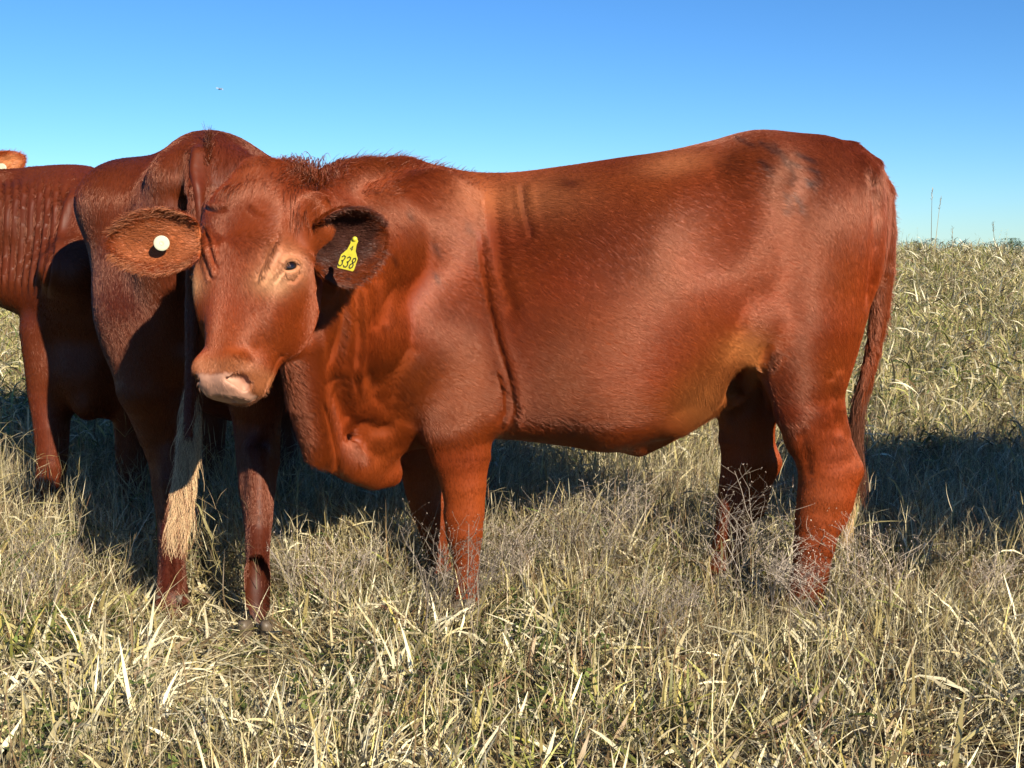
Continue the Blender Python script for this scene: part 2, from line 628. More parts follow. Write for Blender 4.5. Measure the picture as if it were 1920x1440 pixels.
def head(f):
    secs = [
        (-0.03, -.03, -.12, .045, 2.2, .5, 2.0),
        (0.01, .000, -.15, .080, 2.3, .6, 2.0),
        (0.06, .020, -.18, .102, 2.5, .6, 2.0),
        (0.12, .024, -.19, .105, 2.6, .6, 1.9),
        (0.17, .018, -.195, .099, 2.6, .62, 1.9),
        (0.23, .006, -.195, .080, 2.4, .62, 1.9),
        (0.28, -.004, -.188, .067, 2.3, .6, 1.9),
        (0.33, -.010, -.168, .060, 2.3, .58, 2.0),
        (0.38, -.014, -.142, .053, 2.4, .55, 2.2),
        (0.42, -.014, -.122, .056, 2.5, .55, 2.2),
        (0.450, -.022, -.115, .056, 2.5, .5, 2.2),
        (0.470, -.040, -.102, .042, 2.2, .5, 2.0),
    ]
    s2 = [(a * HS, b * HS * HW, c * HS * HW, d * HS * HW, e, g, h) for a, b, c, d, e, g, h in secs]
    f.loft((HO, HA), s2, k=0.02)
    E = lambda u, w, n, r, k=.02, mode='add', R=HA: f.ell(H(u, w, n), np.array(r) * HS, k=k, mode=mode, R=R)
    # poll bump
    E(-.012, -.008, -.055, (.045, .066, .055), .035)
    for s in (-1, 1):
        E(.190, .073 * s, -.062, (.046, .042, .046), .03)
        E(.228, .066 * s, -.066, (.060, .034, .048), .045)        # orbit
        E(.250, .064 * s, -.110, (.105, .036, .080), .06)
        E(.07, .104 * s, -.065, (.048, .036, .045), .03)          # cheek
        E(.125, .122 * s, -.030, (.045, .022, .026), .035, 'sub')   # temple hollow
        E(.075, .095 * s, -.10, (.040, .040, .045), .04)            # ear base
        E(.415, .034 * s, -.045, (.036, .030, .036), .02)          # nostril wing
        E(.435, .018 * s, -.045, (.024, .026, .028), .02)
        E(.390, .046 * s, -.090, (.05, .020, .030), .025)           # upper lip
    E(.430, 0, -.108, (.036, .042, .026), .02)                     # lower lip, chin
    E(.24, 0, -.180, (.10, .05, .03), .04)
    for s in (-1, 1):
        # mouth slit
        f.chain([(H(.455, .012 * s, -.095), .004), (H(.438, .045 * s, -.096), .005), (H(.405, .066 * s, -.098), .005), (H(.365, .070 * s, -.102), .004)], k=.008, mode='sub')
        # nostril: comma shaped
        f.chain([(H(.440, .030 * s, -.024), .006), (H(.438, .046 * s, -.032), .014), (H(.446, .050 * s, -.046), .012), (H(.452, .044 * s, -.056), .004)], k=.006, mode='sub')
        # eye opening: almond whose inner corner points down the face
        eo = HA[1] * s * .80 + HA[2] * .60
        a = math.radians(35)
        eu = HA[0] * math.sin(a) + (HA[2] * .80 - HA[1] * s * .60) * math.cos(a); en = np.cross(eu, eo)
        R = np.array([eu, eo, en])
        c0 = f.surf(H(.196, .074 * s, -.060), eo)
        EYES[s] = (c0, eo)
        lid = []
        for q in range(17):
            th = 2 * math.pi * q / 16
            lid.append((c0 + eo * (.001 - .006 * abs(math.cos(th))) + eu * .0165 * math.cos(th) + en * .0115 * math.sin(th), .0042))
        f.chain(lid, k=.006)
        f.ell(c0 - eo * .004, (.0138, .020, .0074), k=.003, mode='sub', R=R)
        f.chain([(c0 + eu * .012 + eo * .001, .003), (c0 + eu * .021 - eo * .002, .0022)], k=.003, mode='sub')
    f.chain([(H(.446, 0, -.030), .003), (H(.462, 0, -.055), .003), (H(.466, 0, -.085), .003)], k=.010, mode='sub')


EYES = {}


def near_heifer_field():
    xs = spaced([(-0.86, -0.72, .009), (-0.72, -0.36, .0032), (-0.36, 1.06, .0085)])
    ys = spaced([(1.98, 2.48, .0034), (2.48, 3.42, .0085)])
    zs = spaced([(-0.01, .56, .009), (.56, 1.18, .0036), (1.18, 1.34, .008)])
    f = Field(xs, ys, zs)
    torso(f)
    quarters(f)
    # neck, bending round towards the viewer
    f.chain([(P(780, 470, 3.0), .20), (P(700, 470, 2.90), .175), (P(625, 468, 2.72), .142), (P(550, 440, 2.50), .115)], k=.05, scale=(1, .9, 1.0))
    f.chain([(P(800, 620, 2.98), .19), (P(700, 620, 2.90), .152), (P(625, 610, 2.72), .112), (P(618, 560, 2.67), .108), (P(618, 660, 2.72), .095), (P(622, 750, 2.80), .078)], k=.06)
    f.chain([(P(760, 342, 3.02), .050), (P(700, 332, 2.96), .046), (P(640, 342, 2.80), .046), (P(575, 384, 2.55), .045)], k=.04)
    # dewlap and brisket
    f.chain([(P(562, 640, 2.56), .050), (P(578, 740, 2.64), .050), (P(604, 835, 2.74), .046), (P(660, 872, 2.88), .042), (P(700, 888, 2.98), .042), (P(728, 886, 3.0), .038)], k=.04)
    f.chain([(P(640, 690, 2.84), .09), (P(690, 760, 2.92), .085), (P(710, 830, 2.96), .062)], k=.05)
    f.chain([(P(760, 760, 3.0), .10), (P(820, 770, 3.03), .09)], k=.05)
    # legs
    leg_chain(f, FRONT_NEAR, .15, .80, .03)
    leg_chain(f, FRONT_FAR, -.12, .85, .03)
    leg_chain(f, HIND_NEAR, .15, .72, .035)
    leg_chain(f, HIND_FAR, -.15, .75, .035)
    hock_points(f, [(1596, 880, .13), (1446, 868, -.108)])
    f.cone(P(858, 965, YC - .135), P(862, 1000, YC - .135), .030, .024, k=.02, scale=(1, .9, 1))
    dewclaws(f, 875, 1160, .135); dewclaws(f, 836, 1098, -.108); dewclaws(f, 1505, 1158, .13); dewclaws(f, 1352, 1080, -.108)
    # flank skin, udder flap
    for s in (1, -1):
        f.chain([(P(1270, 780, YC - .10 * s), .045), (P(1330, 725, YC - .13 * s), .035), (P(1385, 665, YC - .16 * s), .030), (P(1420, 600, YC - .18 * s), .04)], k=.06)
        f.chain([(P(1395, 625, YC - .17 * s), .028), (P(1410, 680, YC - .17 * s), .014), (P(1415, 708, YC - .17 * s), .007)], k=.03)
    f.ell(PC(1400, 680), (.09, .07, .05), k=.05)
    f.chain([(PC(1200, 828), .035), (PC(1290, 775), .04), (PC(1360, 725), .05)], k=.05)
    f.ell(PC(1390, 722, .13), (.034, .13, .052), k=.03, mode='sub')
    # tail
    f.chain([(PC(1590, 295), .040), (PC(1630, 315, 0), .032), (PC(1650, 360, 0), .031), (PC(1656, 430, 0), .029), (PC(1656, 500), .026), (PC(1649, 580), .022),
             (PC(1637, 650), .019), (PC(1620, 720), .017), (PC(1607, 780), .014), (PC(1604, 830), .010)], k=.02)
    head(f)
    return f


def seg_dist(x, y, poly):
    """distance of 2-D points to a polyline; also signed side and position 0..1"""
    best = np.full(len(x), 1e9); side = np.zeros(len(x)); tt = np.zeros(len(x))
    n = len(poly) - 1
    for i in range(n):
        ax_, ay_ = poly[i]; bx_, by_ = poly[i + 1]
        dx, dy = bx_ - ax_, by_ - ay_
        t = np.clip(((x - ax_) * dx + (y - ay_) * dy) / (dx * dx + dy * dy), 0, 1)
        ex, ey = x - ax_ - t * dx, y - ay_ - t * dy
        d = np.hypot(ex, ey)
        m = d < best
        best[m] = d[m]; side[m] = np.sign(ex * dy - ey * dx)[m]; tt[m] = ((i + t) / n)[m]
    return best, side, tt


def fold(V, N, poly, depth, width, lip=0.5):
    """skin fold: a groove along a traced line with a raised lip beside it (sizes in metres)"""
    u, v = project(V)
    vis = np.clip(-N[:, 1] * 1.6 + .1, 0, 1)
    d, s, t = seg_dist(u, v, poly)
    d = d * V[:, 1] / FPX
    env = (1.0 if len(poly) == 2 or len(poly) == 4 and depth == .0018 else smoothstep(t, 0, .15) * (1 - smoothstep(t, .85, 1.0))) * vis
    g = -depth * np.exp(-(d / width) ** 2) * env
    l = lip * depth * np.exp(-((d * s - width * 1.9) / (width * 1.3)) ** 2) * env
    return V + N * (g + l)[:, None]


FOLDS = [
    ([(888, 420), (898, 500), (912, 570), (930, 640), (948, 700), (958, 760), (948, 812)], .0060, .0075, .5),
    ([(925, 690), (938, 730), (940, 770), (928, 800)], .007, .006, .5),
    ([(905, 350), (915, 430), (935, 520), (960, 600)], .004, .016, .4),
    ([(965, 340), (975, 400), (990, 450)], .004, .009, .5),
    ([(660, 515), (664, 570), (668, 630), (665, 700), (672, 750)], .0065, .0075, .5),
    ([(640, 520), (638, 580), (628, 640), (610, 700)], .004, .008, .5),
    ([(685, 520), (700, 580), (705, 620)], .0035, .010, .5),
    ([(720, 500), (725, 560), (722, 610)], .0025, .010, .5),
    ([(690, 690), (700, 740), (740, 780), (790, 800)], .003, .014, .3),
    ([(600, 740), (620, 790), (635, 850), (640, 895)], .005, .007, .5),
    
    ([(625, 690), (636, 740), (655, 785), (700, 806), (750, 806)], .014, .022, .0),
    ([(1440, 640), (1420, 700), (1440, 780)], .008, .012, .4),
    ([(1500, 800), (1512, 850), (1518, 900)], .004, .012, .3),
    ([(1555, 690), (1560, 760), (1578, 820)], .004, .012, .5),
    ([(780, 640), (740, 700), (735, 760)], .003, .018, .2),
    ([(1622, 300), (1636, 345), (1641, 400), (1641, 460), (1636, 530), (1626, 590)], .012, .008, .5),
    # brow wrinkles
    ([(512, 450), (500, 480), (487, 505), (480, 525)], .006, .0035, .6),
    ([(522, 440), (505, 460), (492, 490)], .005, .003, .6),
    ([(372, 440), (382, 470), (392, 500), (396, 520)], .005, .0035, .8),
    ([(384, 430), (396, 460), (404, 495)], .004, .003, .8),
    ([(512, 530), (525, 512), (535, 505)], .003, .003, .5),
    ([(534, 524), (552, 526), (564, 508)], .003, .003, .6),
    ([(385, 395), (410, 402), (430, 398)], .003, .004, .5),
    ([(458, 392), (475, 408), (490, 415)], .002, .004, .5),
]
RED = np.array([0.168, 0.0280, 0.0040])


def base_tint(V, seed=0):
    t = np.repeat(RED[None], len(V), 0)
    n = vnoise(V, 3.5, seed) * .7 + vnoise(V, 9, seed + 1) * .35
    t = t * (1 + .34 * n)[:, None]
    g = vnoise(V, 9, seed + 5)
    t[:, 1] *= 1 + .12 * g
    return t


def blend(t, m, col):
    m = np.clip(m, 0, 1)[:, None]
    return t * (1 - m) + np.array(col)[None] * m


def g2(u, v, cx, cy, rx, ry, rot=0.0):
    c, s = math.cos(rot), math.sin(rot)
    x = (u - cx) * c + (v - cy) * s; y = -(u - cx) * s + (v - cy) * c
    return np.exp(-((x / rx) ** 2 + (y / ry) ** 2))


BRAND = [[(1372, 262), (1400, 276)], [(1415, 268), (1445, 285)], [(1440, 268), (1470, 300), (1500, 312)], [(1485, 285), (1520, 300)],
         [(1418, 300), (1432, 312), (1436, 326)], [(1462, 300), (1478, 312), (1484, 330), (1478, 342)], [(1515, 315), (1530, 320), (1528, 342), (1518, 345)],
         [(1510, 335), (1518, 347)], [(1470, 362), (1476, 380), (1470, 398)], [(1488, 366), (1496, 380)], [(1498, 386), (1502, 398)]]
DENTS = [[(812, 455), (818, 476)], [(816, 515), (820, 530)], [(872, 415), (874, 432)], [(756, 390), (764, 402)], [(735, 470), (740, 482)]]



def near_tint(V, N):
    u, v = project(V)
    t = base_tint(V, 3)
    front = N[:, 1] < .3
    # darker head top and dorsal line
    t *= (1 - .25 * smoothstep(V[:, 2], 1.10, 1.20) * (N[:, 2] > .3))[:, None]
    # legs a little darker and redder low down
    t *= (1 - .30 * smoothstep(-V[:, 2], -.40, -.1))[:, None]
    # paler belly fringe, flank and udder
    m = (g2(u, v, 1320, 745, 70, 55, -.6) + g2(u, v, 1385, 650, 45, 30, -.4) + g2(u, v, 1410, 690, 18, 40))
    t = blend(t, .8 * m * front, (.38, .13, .035))
    t = blend(t, .68 * g2(u, v, 980, 370, 120, 42) , (.33, .11, .040))  # sunlight on the back painted in as two pale patches, here and below
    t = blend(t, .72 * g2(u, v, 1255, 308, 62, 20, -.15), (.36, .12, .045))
    t = blend(t, .8 * g2(u, v, 1060, 345, 22, 10), RED * .35)
    # head local colours
    D = (V - HO) / HS
    hu, hw, hn = D @ HA[0], D @ HA[1] / HW, D @ HA[2] / HW
    inh = (hu > -.03) & (hu < .5) & (np.abs(hw) < .14) & (hn > -.27) & (hn < .09)
    w = inh.astype(float)
    # pale muzzle
    mz = smoothstep(hu - .10 * (.03 - np.abs(hw)) , .426, .438) * (hn > -.092) * (1 - smoothstep(np.abs(hw), .048, .056))
    t = blend(t, mz * w, (.38, .20, .135))
    ring = smoothstep(hu, .385, .41) * w * (1 - mz)
    t = blend(t, .55 * ring * (hn < .1), (.30, .12, .05))
    for s in (-1, 1):
        e = np.exp(-(((hu - .190) / .036) ** 2 + ((hw - s * .10) / .05) ** 2 + ((hn + .035) / .036) ** 2))
        t = blend(t, .7 * e * w, (.50, .24, .12))
        e = np.exp(-(((hu - .235) / .028) ** 2 + ((hw - s * .09) / .05) ** 2 + ((hn + .018) / .022) ** 2))
        t = blend(t, .75 * e * w, (.52, .28, .14))
        # nostril interior
        e = np.exp(-(((hu - .440) / .012) ** 2 + ((hw - s * .048) / .008) ** 2 + ((hn + .040) / .013) ** 2))
        t = blend(t, 1.0 * e * w, (.20, .06, .035))
    t = blend(t, .55 * w * np.exp(-((hu - .09) / .09) ** 2 - (hw / .09) ** 2), RED * .5)
    # large soft darker patches on the saddle and rump top
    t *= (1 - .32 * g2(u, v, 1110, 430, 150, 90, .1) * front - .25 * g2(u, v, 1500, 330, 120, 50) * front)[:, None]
    # brand scars and whorls
    for pl in BRAND:
        d, s, q = seg_dist(u, v, pl)
        t = blend(t, .95 * np.exp(-(d / 5.0) ** 2) * front, RED * .12)
    for pl in DENTS:
        d, s, q = seg_dist(u, v, pl)
        t = blend(t, .9 * np.exp(-(d / 5) ** 2) * front, RED * .25)
    return np.clip(t, 0.002, 1), hu, hw, hn, inh


def coat_dir(V, N, u, v, hu, hw, hn, inh):
    """combing direction of the near heifer's coat"""
    d = np.zeros_like(V)
    d[:, 0] = 1.0; d[:, 2] = -.45
    neck = smoothstep(-V[:, 0], .10, .30)
    d[:, 2] -= neck * 1.1
    leg = smoothstep(-V[:, 2], -.56, -.46)
    d = d * (1 - leg)[:, None] + np.array([.05, 0, -1])[None] * leg[:, None]
    rump = smoothstep(V[:, 0], .62, .85)
    d = d * (1 - rump)[:, None] + np.array([.25, 0, -1])[None] * rump[:, None]
    # whorl below the flank
    fl = g2(u, v, 1330, 735, 80, 50, -.6)
    d += fl[:, None] * np.array([-.6, 0, -1.2])[None]
    if inh is not None:
        k = smoothstep(hu, .13, .19)[:, None]
        up = -HA[0] * 1.0 + HA[1] * (hw * 6)[:, None]
        dn = HA[0] * 1.0 + HA[1] * (hw * 9)[:, None] - HA[2] * .3
        hd = up * (1 - k) + dn * k
        d = np.where(inh[:, None], hd, d)
    sw = np.stack([vnoise(V, 4, 11), vnoise(V, 4, 12), vnoise(V, 4, 13)], 1)
    sw2 = np.stack([vnoise(V, 16, 14), vnoise(V, 16, 15), vnoise(V, 16, 16)], 1)
    d = d / np.linalg.norm(d, axis=1, keepdims=True) + .26 * sw + .03 * sw2
    return d


def ear_coat(parts, dens=3000, seed=0, length=.012):
    """hairs for one ear mesh: short outside, longer on the rim and inside"""
    V, F, N, t, e, n = parts
    T, w = scatter(V, F, N, dens, seed=seed)
    p = interp(T, w, V); nn = interp(T, w, N); tt = interp(T, w, t)
    nn /= np.linalg.norm(nn, axis=1, keepdims=True) + 1e-9
    pts, rr = grow(p, nn, np.repeat(e[None], len(p), 0), length, .35, .00045, seed + 1, jitter=.45)
    return pts, rr, tt


def near_coat(V, Q, N, tint, hu, hw, hn, inh, count, seed=3):
    u, v = project(V)
    D = coat_dir(V, N, u, v, hu, hw, hn, inh)
    pale = (tint[:, 2] > .16)
    wgt = np.where(N[:, 1] > .25, .25, 1.0) * np.where(inh, 1.9, 1.0)
    for pl in BRAND:      # thinner hair on the scars
        wgt = wgt * (1 - .35 * np.exp(-(seg_dist(u, v, pl)[0] / 5) ** 2))
    mz = inh & (hu > .425) & (hn > -.095) & (np.abs(hw) < .055)
    wgt = wgt * np.where(mz, .02, 1)
    for s in EYES:
        c, o = EYES[s]
        wgt = wgt * np.where(np.linalg.norm(V - c, axis=1) < .016, 0, 1)
    T, w = scatter(V, Q, N, count, wgt, seed)
    p = interp(T, w, V); nn = interp(T, w, N); nn /= np.linalg.norm(nn, axis=1, keepdims=True)
    dd = interp(T, w, D); tt = interp(T, w, tint)
    hh = interp(T, w, inh.astype(float)); uu = interp(T, w, u); vv = interp(T, w, v); hhu = interp(T, w, hu)
    L = np.full(len(p), .018)
    L += .006 * smoothstep(-p[:, 0], .15, .35) * (1 - hh)
    L += .016 * g2(uu, vv, 1320, 750, 80, 50, -.6)
    L = np.where(hh > .5, .010 + .014 * np.exp(-(hhu / .06) ** 2), L)
    L = np.where(p[:, 2] < .45, .010, L)
    tail = (p[:, 0] > .93) & (p[:, 2] < 1.14)
    L = np.where(tail, .024, L)
    lift = np.where(tail, .30, .10) + .04 * (hh > .5)
    r = np.random.default_rng(seed + 9)
    tt = tt * (1 + r.normal(0, .13, len(p)))[:, None]
    tt = tt * (1 + .10 * interp(T, w, vnoise(V, 45, 21)))[:, None]
    pts, rr = grow(p, nn, dd, L, lift, .00033, seed + 1, jitter=.08)
    return pts, rr, np.clip(tt, .002, 1)

# ---------------------------------------------- ears, eyes, hooves, tags
def ear_mesh(root, e, o, L, W, curl=1.15, tipup=0.0, nt=26, ns=22, thick=0.006, fold_in=0.0):
    """cupped leaf-shaped ear: e = direction of the ear, o = direction its hollow opens"""
    e = np.asarray(e, float); e /= np.linalg.norm(e)
    o = np.asarray(o, float); o -= e * (o @ e); o /= np.linalg.norm(o)
    s = np.cross(o, e)
    inner = np.zeros((nt, ns, 3)); outer = np.zeros((nt, ns, 3))
    for i in range(nt):
        t = i / (nt - 1)
        w = W * (math.sin(math.pi * min(1, t * .93 + .07) ** 0.80) ** 0.62) * .5 + .004
        w = max(w, .024 * (1 - t * 2.2))
        phi = curl * (1.25 - .55 * t)
        c = root + e * L * t - o * (.10 * L * t * t) + s * tipup * t * t
        for j in range(ns):
            q = -1 + 2 * j / (ns - 1)
            a = q * phi
            r = w / math.sin(min(phi, 1.5))
            wob = .0022 * math.sin(7 * t + 4 * q) + .0015 * math.sin(13 * t - 6 * q)
            pos = c + s * (r * math.sin(a)) + o * (r * (1 - math.cos(a)) + wob)
            nrm = -(s * math.sin(a)) + o * math.cos(a)
            th = thick * (1 - .7 * abs(q) ** 3) * (1 - .5 * t)
            inner[i, j] = pos + nrm * th * .5
            outer[i, j] = pos - nrm * th * .5
    V = np.concatenate([inner.reshape(-1, 3), outer.reshape(-1, 3)])
    F = []
    n = nt * ns
    for i in range(nt - 1):
        for j in range(ns - 1):
            a, b, c_, d = i * ns + j, i * ns + j + 1, (i + 1) * ns + j + 1, (i + 1) * ns + j
            F.append((a, b, c_, d)); F.append((n + d, n + c_, n + b, n + a))
    for i in range(nt - 1):
        for j in (0, ns - 1):
            a, d = i * ns + j, (i + 1) * ns + j
            F.append((a, d, n + d, n + a) if j == 0 else (a, n + a, n + d, d))
    for j in range(ns - 1):
        for i in (0, nt - 1):
            a, b = i * ns + j, i * ns + j + 1
            F.append((a, n + a, n + b, b) if i == 0 else (a, b, n + b, n + a))
    F = np.array(F)
    N = np.concatenate([np.zeros((n, 3)), np.zeros((n, 3))])
    N = vnormals(V, F)
    return V, F, n, N


def ear(parent, root, e, o, L, W, tint_in, tint_out, seed, hairs=3500, **kw):
    V, F, n, N = ear_mesh(np.asarray(root, float), e, o, L, W, **kw)
    # make the quads face outwards
    cen = V[:n].mean(0)
    if ((V[n:] - V[:n]) * N[n:]).sum() < 0: F = F[:, ::-1]; N = -N
    t = np.zeros((len(V), 3)); t[:n] = tint_in; t[n:] = tint_out
    q = np.abs(np.linspace(-1, 1, 22))[None] * np.ones((26, 1)); tq = np.linspace(0, 1, 26)[:, None] * np.ones((1, 22))
    rim = np.clip(smoothstep(q, .45, .8) + smoothstep(tq, .75, .95), 0, 1).ravel()[:, None]
    t[:n] = t[:n] * (1 - rim) + np.asarray(tint_out) * 1.1 * rim
    t *= (1 + .25 * vnoise(V, 60, seed))[:, None]
    ob = mesh_obj("ear", V, F, M_SKIN, parent, attrs={"tint": np.c_[t, np.ones(len(V))]})
    e = np.asarray(e, float) / np.linalg.norm(e)
    return ob, (V, F, N, t, e, n)


def sphere_mesh(c, r, nu=20, nv=12, sq=(1, 1, 1)):
    V = [(0, 0, 1)]; F = []
    for i in range(1, nv):
        for j in range(nu):
            a, b = math.pi * i / nv, 2 * math.pi * j / nu
            V.append((math.sin(a) * math.cos(b), math.sin(a) * math.sin(b), math.cos(a)))
    V.append((0, 0, -1))
    for j in range(nu):
        F.append((0, 1 + j, 1 + (j + 1) % nu))
        for i in range(nv - 2):
            a = 1 + i * nu + j; b = 1 + i * nu + (j + 1) % nu
            F.append((a, a + nu, b + nu, b))
        F.append((1 + (nv - 2) * nu + (j + 1) % nu, 1 + (nv - 2) * nu + j, len(V) - 1))
    V = np.array(V) * r * np.array(sq) + np.asarray(c)
    return V, F


def eyes(parent, E):
    for c, o in E.values():
        V, F = sphere_mesh(c - o * .0155, .0165)
        mesh_obj("eye", V, F, M_EYE, parent)


def hoof(parent, x, y, heading, s=1.0, z=0.0):
    """cloven hoof: two claws, one mesh; heading = direction of the toes (unit 2-D)"""
    hx, hy = heading
    for side in (-1, 1):
        V = []; F = []
        ring = 14
        lv = [(0.0, 1.0, .0), (.012, 1.0, .0), (.035, .90, -.006), (.060, .78, -.016), (.075, .66, -.022)]
        for (zz, sc, back) in lv:
            for j in range(ring):
                a = 2 * math.pi * j / ring
                lx = math.cos(a); ly = math.sin(a)
                fx = (.062 * lx if lx > 0 else .040 * lx)
                fy = .025 * ly * (1 - .45 * max(0, lx) ** 2)
                fx = fx * sc + back + .012; fy = fy * sc * (1 if ly * side > 0 else .8) + side * .0255
                V.append((x + (fx * hx - fy * hy) * s, y + (fx * hy + fy * hx) * s, z + zz * s * (1 - .25 * max(0, lx) * (zz > .03))))
        for k in range(len(lv) - 1):
            for j in range(ring):
                a = k * ring + j; b = k * ring + (j + 1) % ring
                F.append((a, b, b + ring, a + ring))
        F.append(tuple(range(ring))[::-1]); F.append(tuple((len(lv) - 1) * ring + j for j in range(ring)))
        mesh_obj("hoof", V, F, M_HOOF, parent)


def tri_soup(V, Q):
    return np.concatenate([Q[:, [0, 1, 2]], Q[:, [0, 2, 3]]])


def scatter(V, Q, N, count, weight=None, seed=1):
    """random points on quads; returns vertex ids and weights"""
    r = np.random.default_rng(seed)
    T = tri_soup(V, Q)
    A = np.linalg.norm(np.cross(V[T[:, 1]] - V[T[:, 0]], V[T[:, 2]] - V[T[:, 0]]), axis=1)
    if weight is not None: A = A * weight[T].mean(1)
    c = np.cumsum(A); c /= c[-1]
    i = np.searchsorted(c, r.random(count))
    i = np.minimum(i, len(T) - 1)
    a, b = r.random(count), r.random(count)
    sw = a + b > 1; a[sw] = 1 - a[sw]; b[sw] = 1 - b[sw]
    w = np.stack([1 - a - b, a, b], 1)
    return T[i], w


def interp(T, w, A):
    return (A[T] * (w[..., None] if A.ndim > 1 else w)).sum(1)


def grow(pos, nrm, dirv, length, lift, rad, seed, jitter=.25, droop=0.0, k=4, clump=None):
    """short hairs lying along the skin"""
    r = np.random.default_rng(seed)
    n = len(pos)
    d = dirv + r.normal(0, jitter, (n, 3)) * np.linalg.norm(dirv, axis=1, keepdims=True)
    d = d - nrm * (d * nrm).sum(1, keepdims=True)
    d /= np.linalg.norm(d, axis=1, keepdims=True) + 1e-9
    lift = lift * (1 + r.normal(0, .3, n))
    d1 = d + nrm * lift[:, None]
    d1 /= np.linalg.norm(d1, axis=1, keepdims=True)
    d2 = d + nrm * (lift * .35)[:, None] + np.array([0, 0, -droop])[None]
    d2 /= np.linalg.norm(d2, axis=1, keepdims=True)
    L = (length * (1 + r.normal(0, .22, n)))[:, None]
    pts = np.zeros((n, k, 3))
    pts[:, 0] = pos - nrm * .0003
    for q in range(1, k):
        f = q / (k - 1)
        dd = d1 * (1 - f) + d2 * f
        pts[:, q] = pts[:, q - 1] + dd * L / (k - 1)
    prof = np.linspace(1, .15, k) ** .7
    rr = np.repeat((rad * (1 + r.normal(0, .15, n)))[:, None] if not np.isscalar(rad) else np.full((n, 1), rad), k, 1) * prof[None]
    return pts, np.abs(rr)

# ---------------------------------------------- the other cattle, built in the same local frame, then turned
class Turn:
    """rigid move of an animal modelled facing -X with its rump at (0.94, 3.05)"""
    def __init__(self, rump, fwd, s=1.0):
        fwd = np.array(fwd, float); fwd /= np.linalg.norm(fwd)
        # local forward is (-1,0), local left (to the viewer) is (0,-1)
        fx, fy = fwd
        self.R = np.array([[-fx, fy, 0], [-fy, -fx, 0], [0, 0, 1.0]]) * s
        self.c = np.array([0.94, YC, 0.0]); self.t = np.array([rump[0], rump[1], 0.0])
        self.Ri = np.linalg.inv(self.R)

    def out(self, V): return (V - self.c) @ self.R.T + self.t

    def vec(self, V): return V @ self.R.T

    def back(self, V): return (np.asarray(V) - self.t) @ self.Ri.T + self.c


def set_head(O, fwd, tau):
    global HO, HA, EYES
    fwd = np.asarray(fwd, float); fwd = fwd / np.linalg.norm(fwd)
    upv = np.array([0, 0, 1.0])
    HO = np.asarray(O, float)
    HA = np.array([-upv * math.cos(tau) + fwd * math.sin(tau), np.cross(upv, fwd), fwd * math.cos(tau) + upv * math.sin(tau)])
    EYES = {}


def chest(f):
    f.chain([(P(800, 620, 3.05), .19), (P(690, 600, 3.05), .15), (P(600, 520, 3.05), .10)], k=.06)
    f.chain([(P(700, 700, 3.05), .10), (P(730, 800, 3.05), .085), (P(770, 815, 3.05), .07)], k=.05)


def other_field(step, front, hind, neck, extra=None):
    xs = spaced([(-1.30, 1.06, step)])
    ys = spaced([(YC - .75, YC + .75, step)])
    zs = spaced([(-0.01, 1.55, step)])
    f = Field(xs, ys, zs)
    torso(f); quarters(f); chest(f)
    for rows, b, lat in front + hind:
        leg_chain(f, rows, b, lat, .03)
    neck(f)
    f.ell(PC(1390, 690), (.09, .12, .06), k=.05)
    if extra: extra(f)
    V, Q = f.mesh(); V, Q = keep_biggest(V, Q)
    V = relax(V, Q, 2)
    return V, Q


def other_coat(V, Q, N, tint, count, weight, seed, length=.014, rad=.0006):
    d = np.zeros_like(V); d[:, 0] = .7; d[:, 2] = -.7
    leg = smoothstep(-V[:, 2], -.56, -.46)
    rump = smoothstep(V[:, 0], .55, .8)
    m = np.maximum(leg, rump)[:, None]
    d = d * (1 - m) + np.array([.1, 0, -1])[None] * m
    d += .4 * np.stack([vnoise(V, 5, seed), vnoise(V, 5, seed + 1), vnoise(V, 5, seed + 2)], 1)
    T, w = scatter(V, Q, N, count, weight, seed)
    p = interp(T, w, V); nn = interp(T, w, N); nn /= np.linalg.norm(nn, axis=1, keepdims=True)
    dd = interp(T, w, d); tt = interp(T, w, tint)
    r = np.random.default_rng(seed)
    tt = tt * (1 + r.normal(0, .22, len(p)))[:, None]
    pts, rr = grow(p, nn, dd, np.full(len(p), length), .12, rad, seed, jitter=.12, k=3)
    return pts, rr, np.clip(tt, .002, 1)


def switch(pts_line, spread, length, count, seed, tint, tip_tint=None, rad=.0007, wob=.02):
    """tail switch: long hairs leaving a tail line"""
    r = np.random.default_rng(seed)
    L = np.array(pts_line, float)
    seg = np.r_[0, np.cumsum(np.linalg.norm(np.diff(L, axis=0), axis=1))]
    k = 9
    t0 = r.random(count) ** 1.2 * .75
    out = np.zeros((count, k, 3))
    side = r.normal(0, 1, (count, 2)) * spread
    ln = length * (.55 + .45 * r.random(count))
    ph = r.random((count, 2)) * 6.28
    tot = seg[-1]
    for q in range(k):
        f = q / (k - 1)
        s = t0 * tot + f * ln
        c = np.stack([np.interp(np.minimum(s, tot), seg, L[:, j]) for j in range(3)], 1)
        over = np.maximum(s - tot, 0)
        dirn = (L[-1] - L[-2]) / np.linalg.norm(L[-1] - L[-2])
        c = c + dirn[None] * over[:, None]
        g = .25 + .9 * f - .55 * f * f
        c[:, 0] += side[:, 0] * g + wob * .3 * np.sin(ph[:, 0] + 3.5 * f) * f
        c[:, 1] += side[:, 1] * g * .8 + wob * .3 * np.sin(ph[:, 1] + 3.0 * f) * f
        out[:, q] = c
    rr = np.full((count, k), rad) * np.linspace(1, .35, k)[None]
    tt = np.array(tint)[None] * (1 + r.normal(0, .2, count))[:, None]
    return out, rr, np.clip(tt, .002, 1)

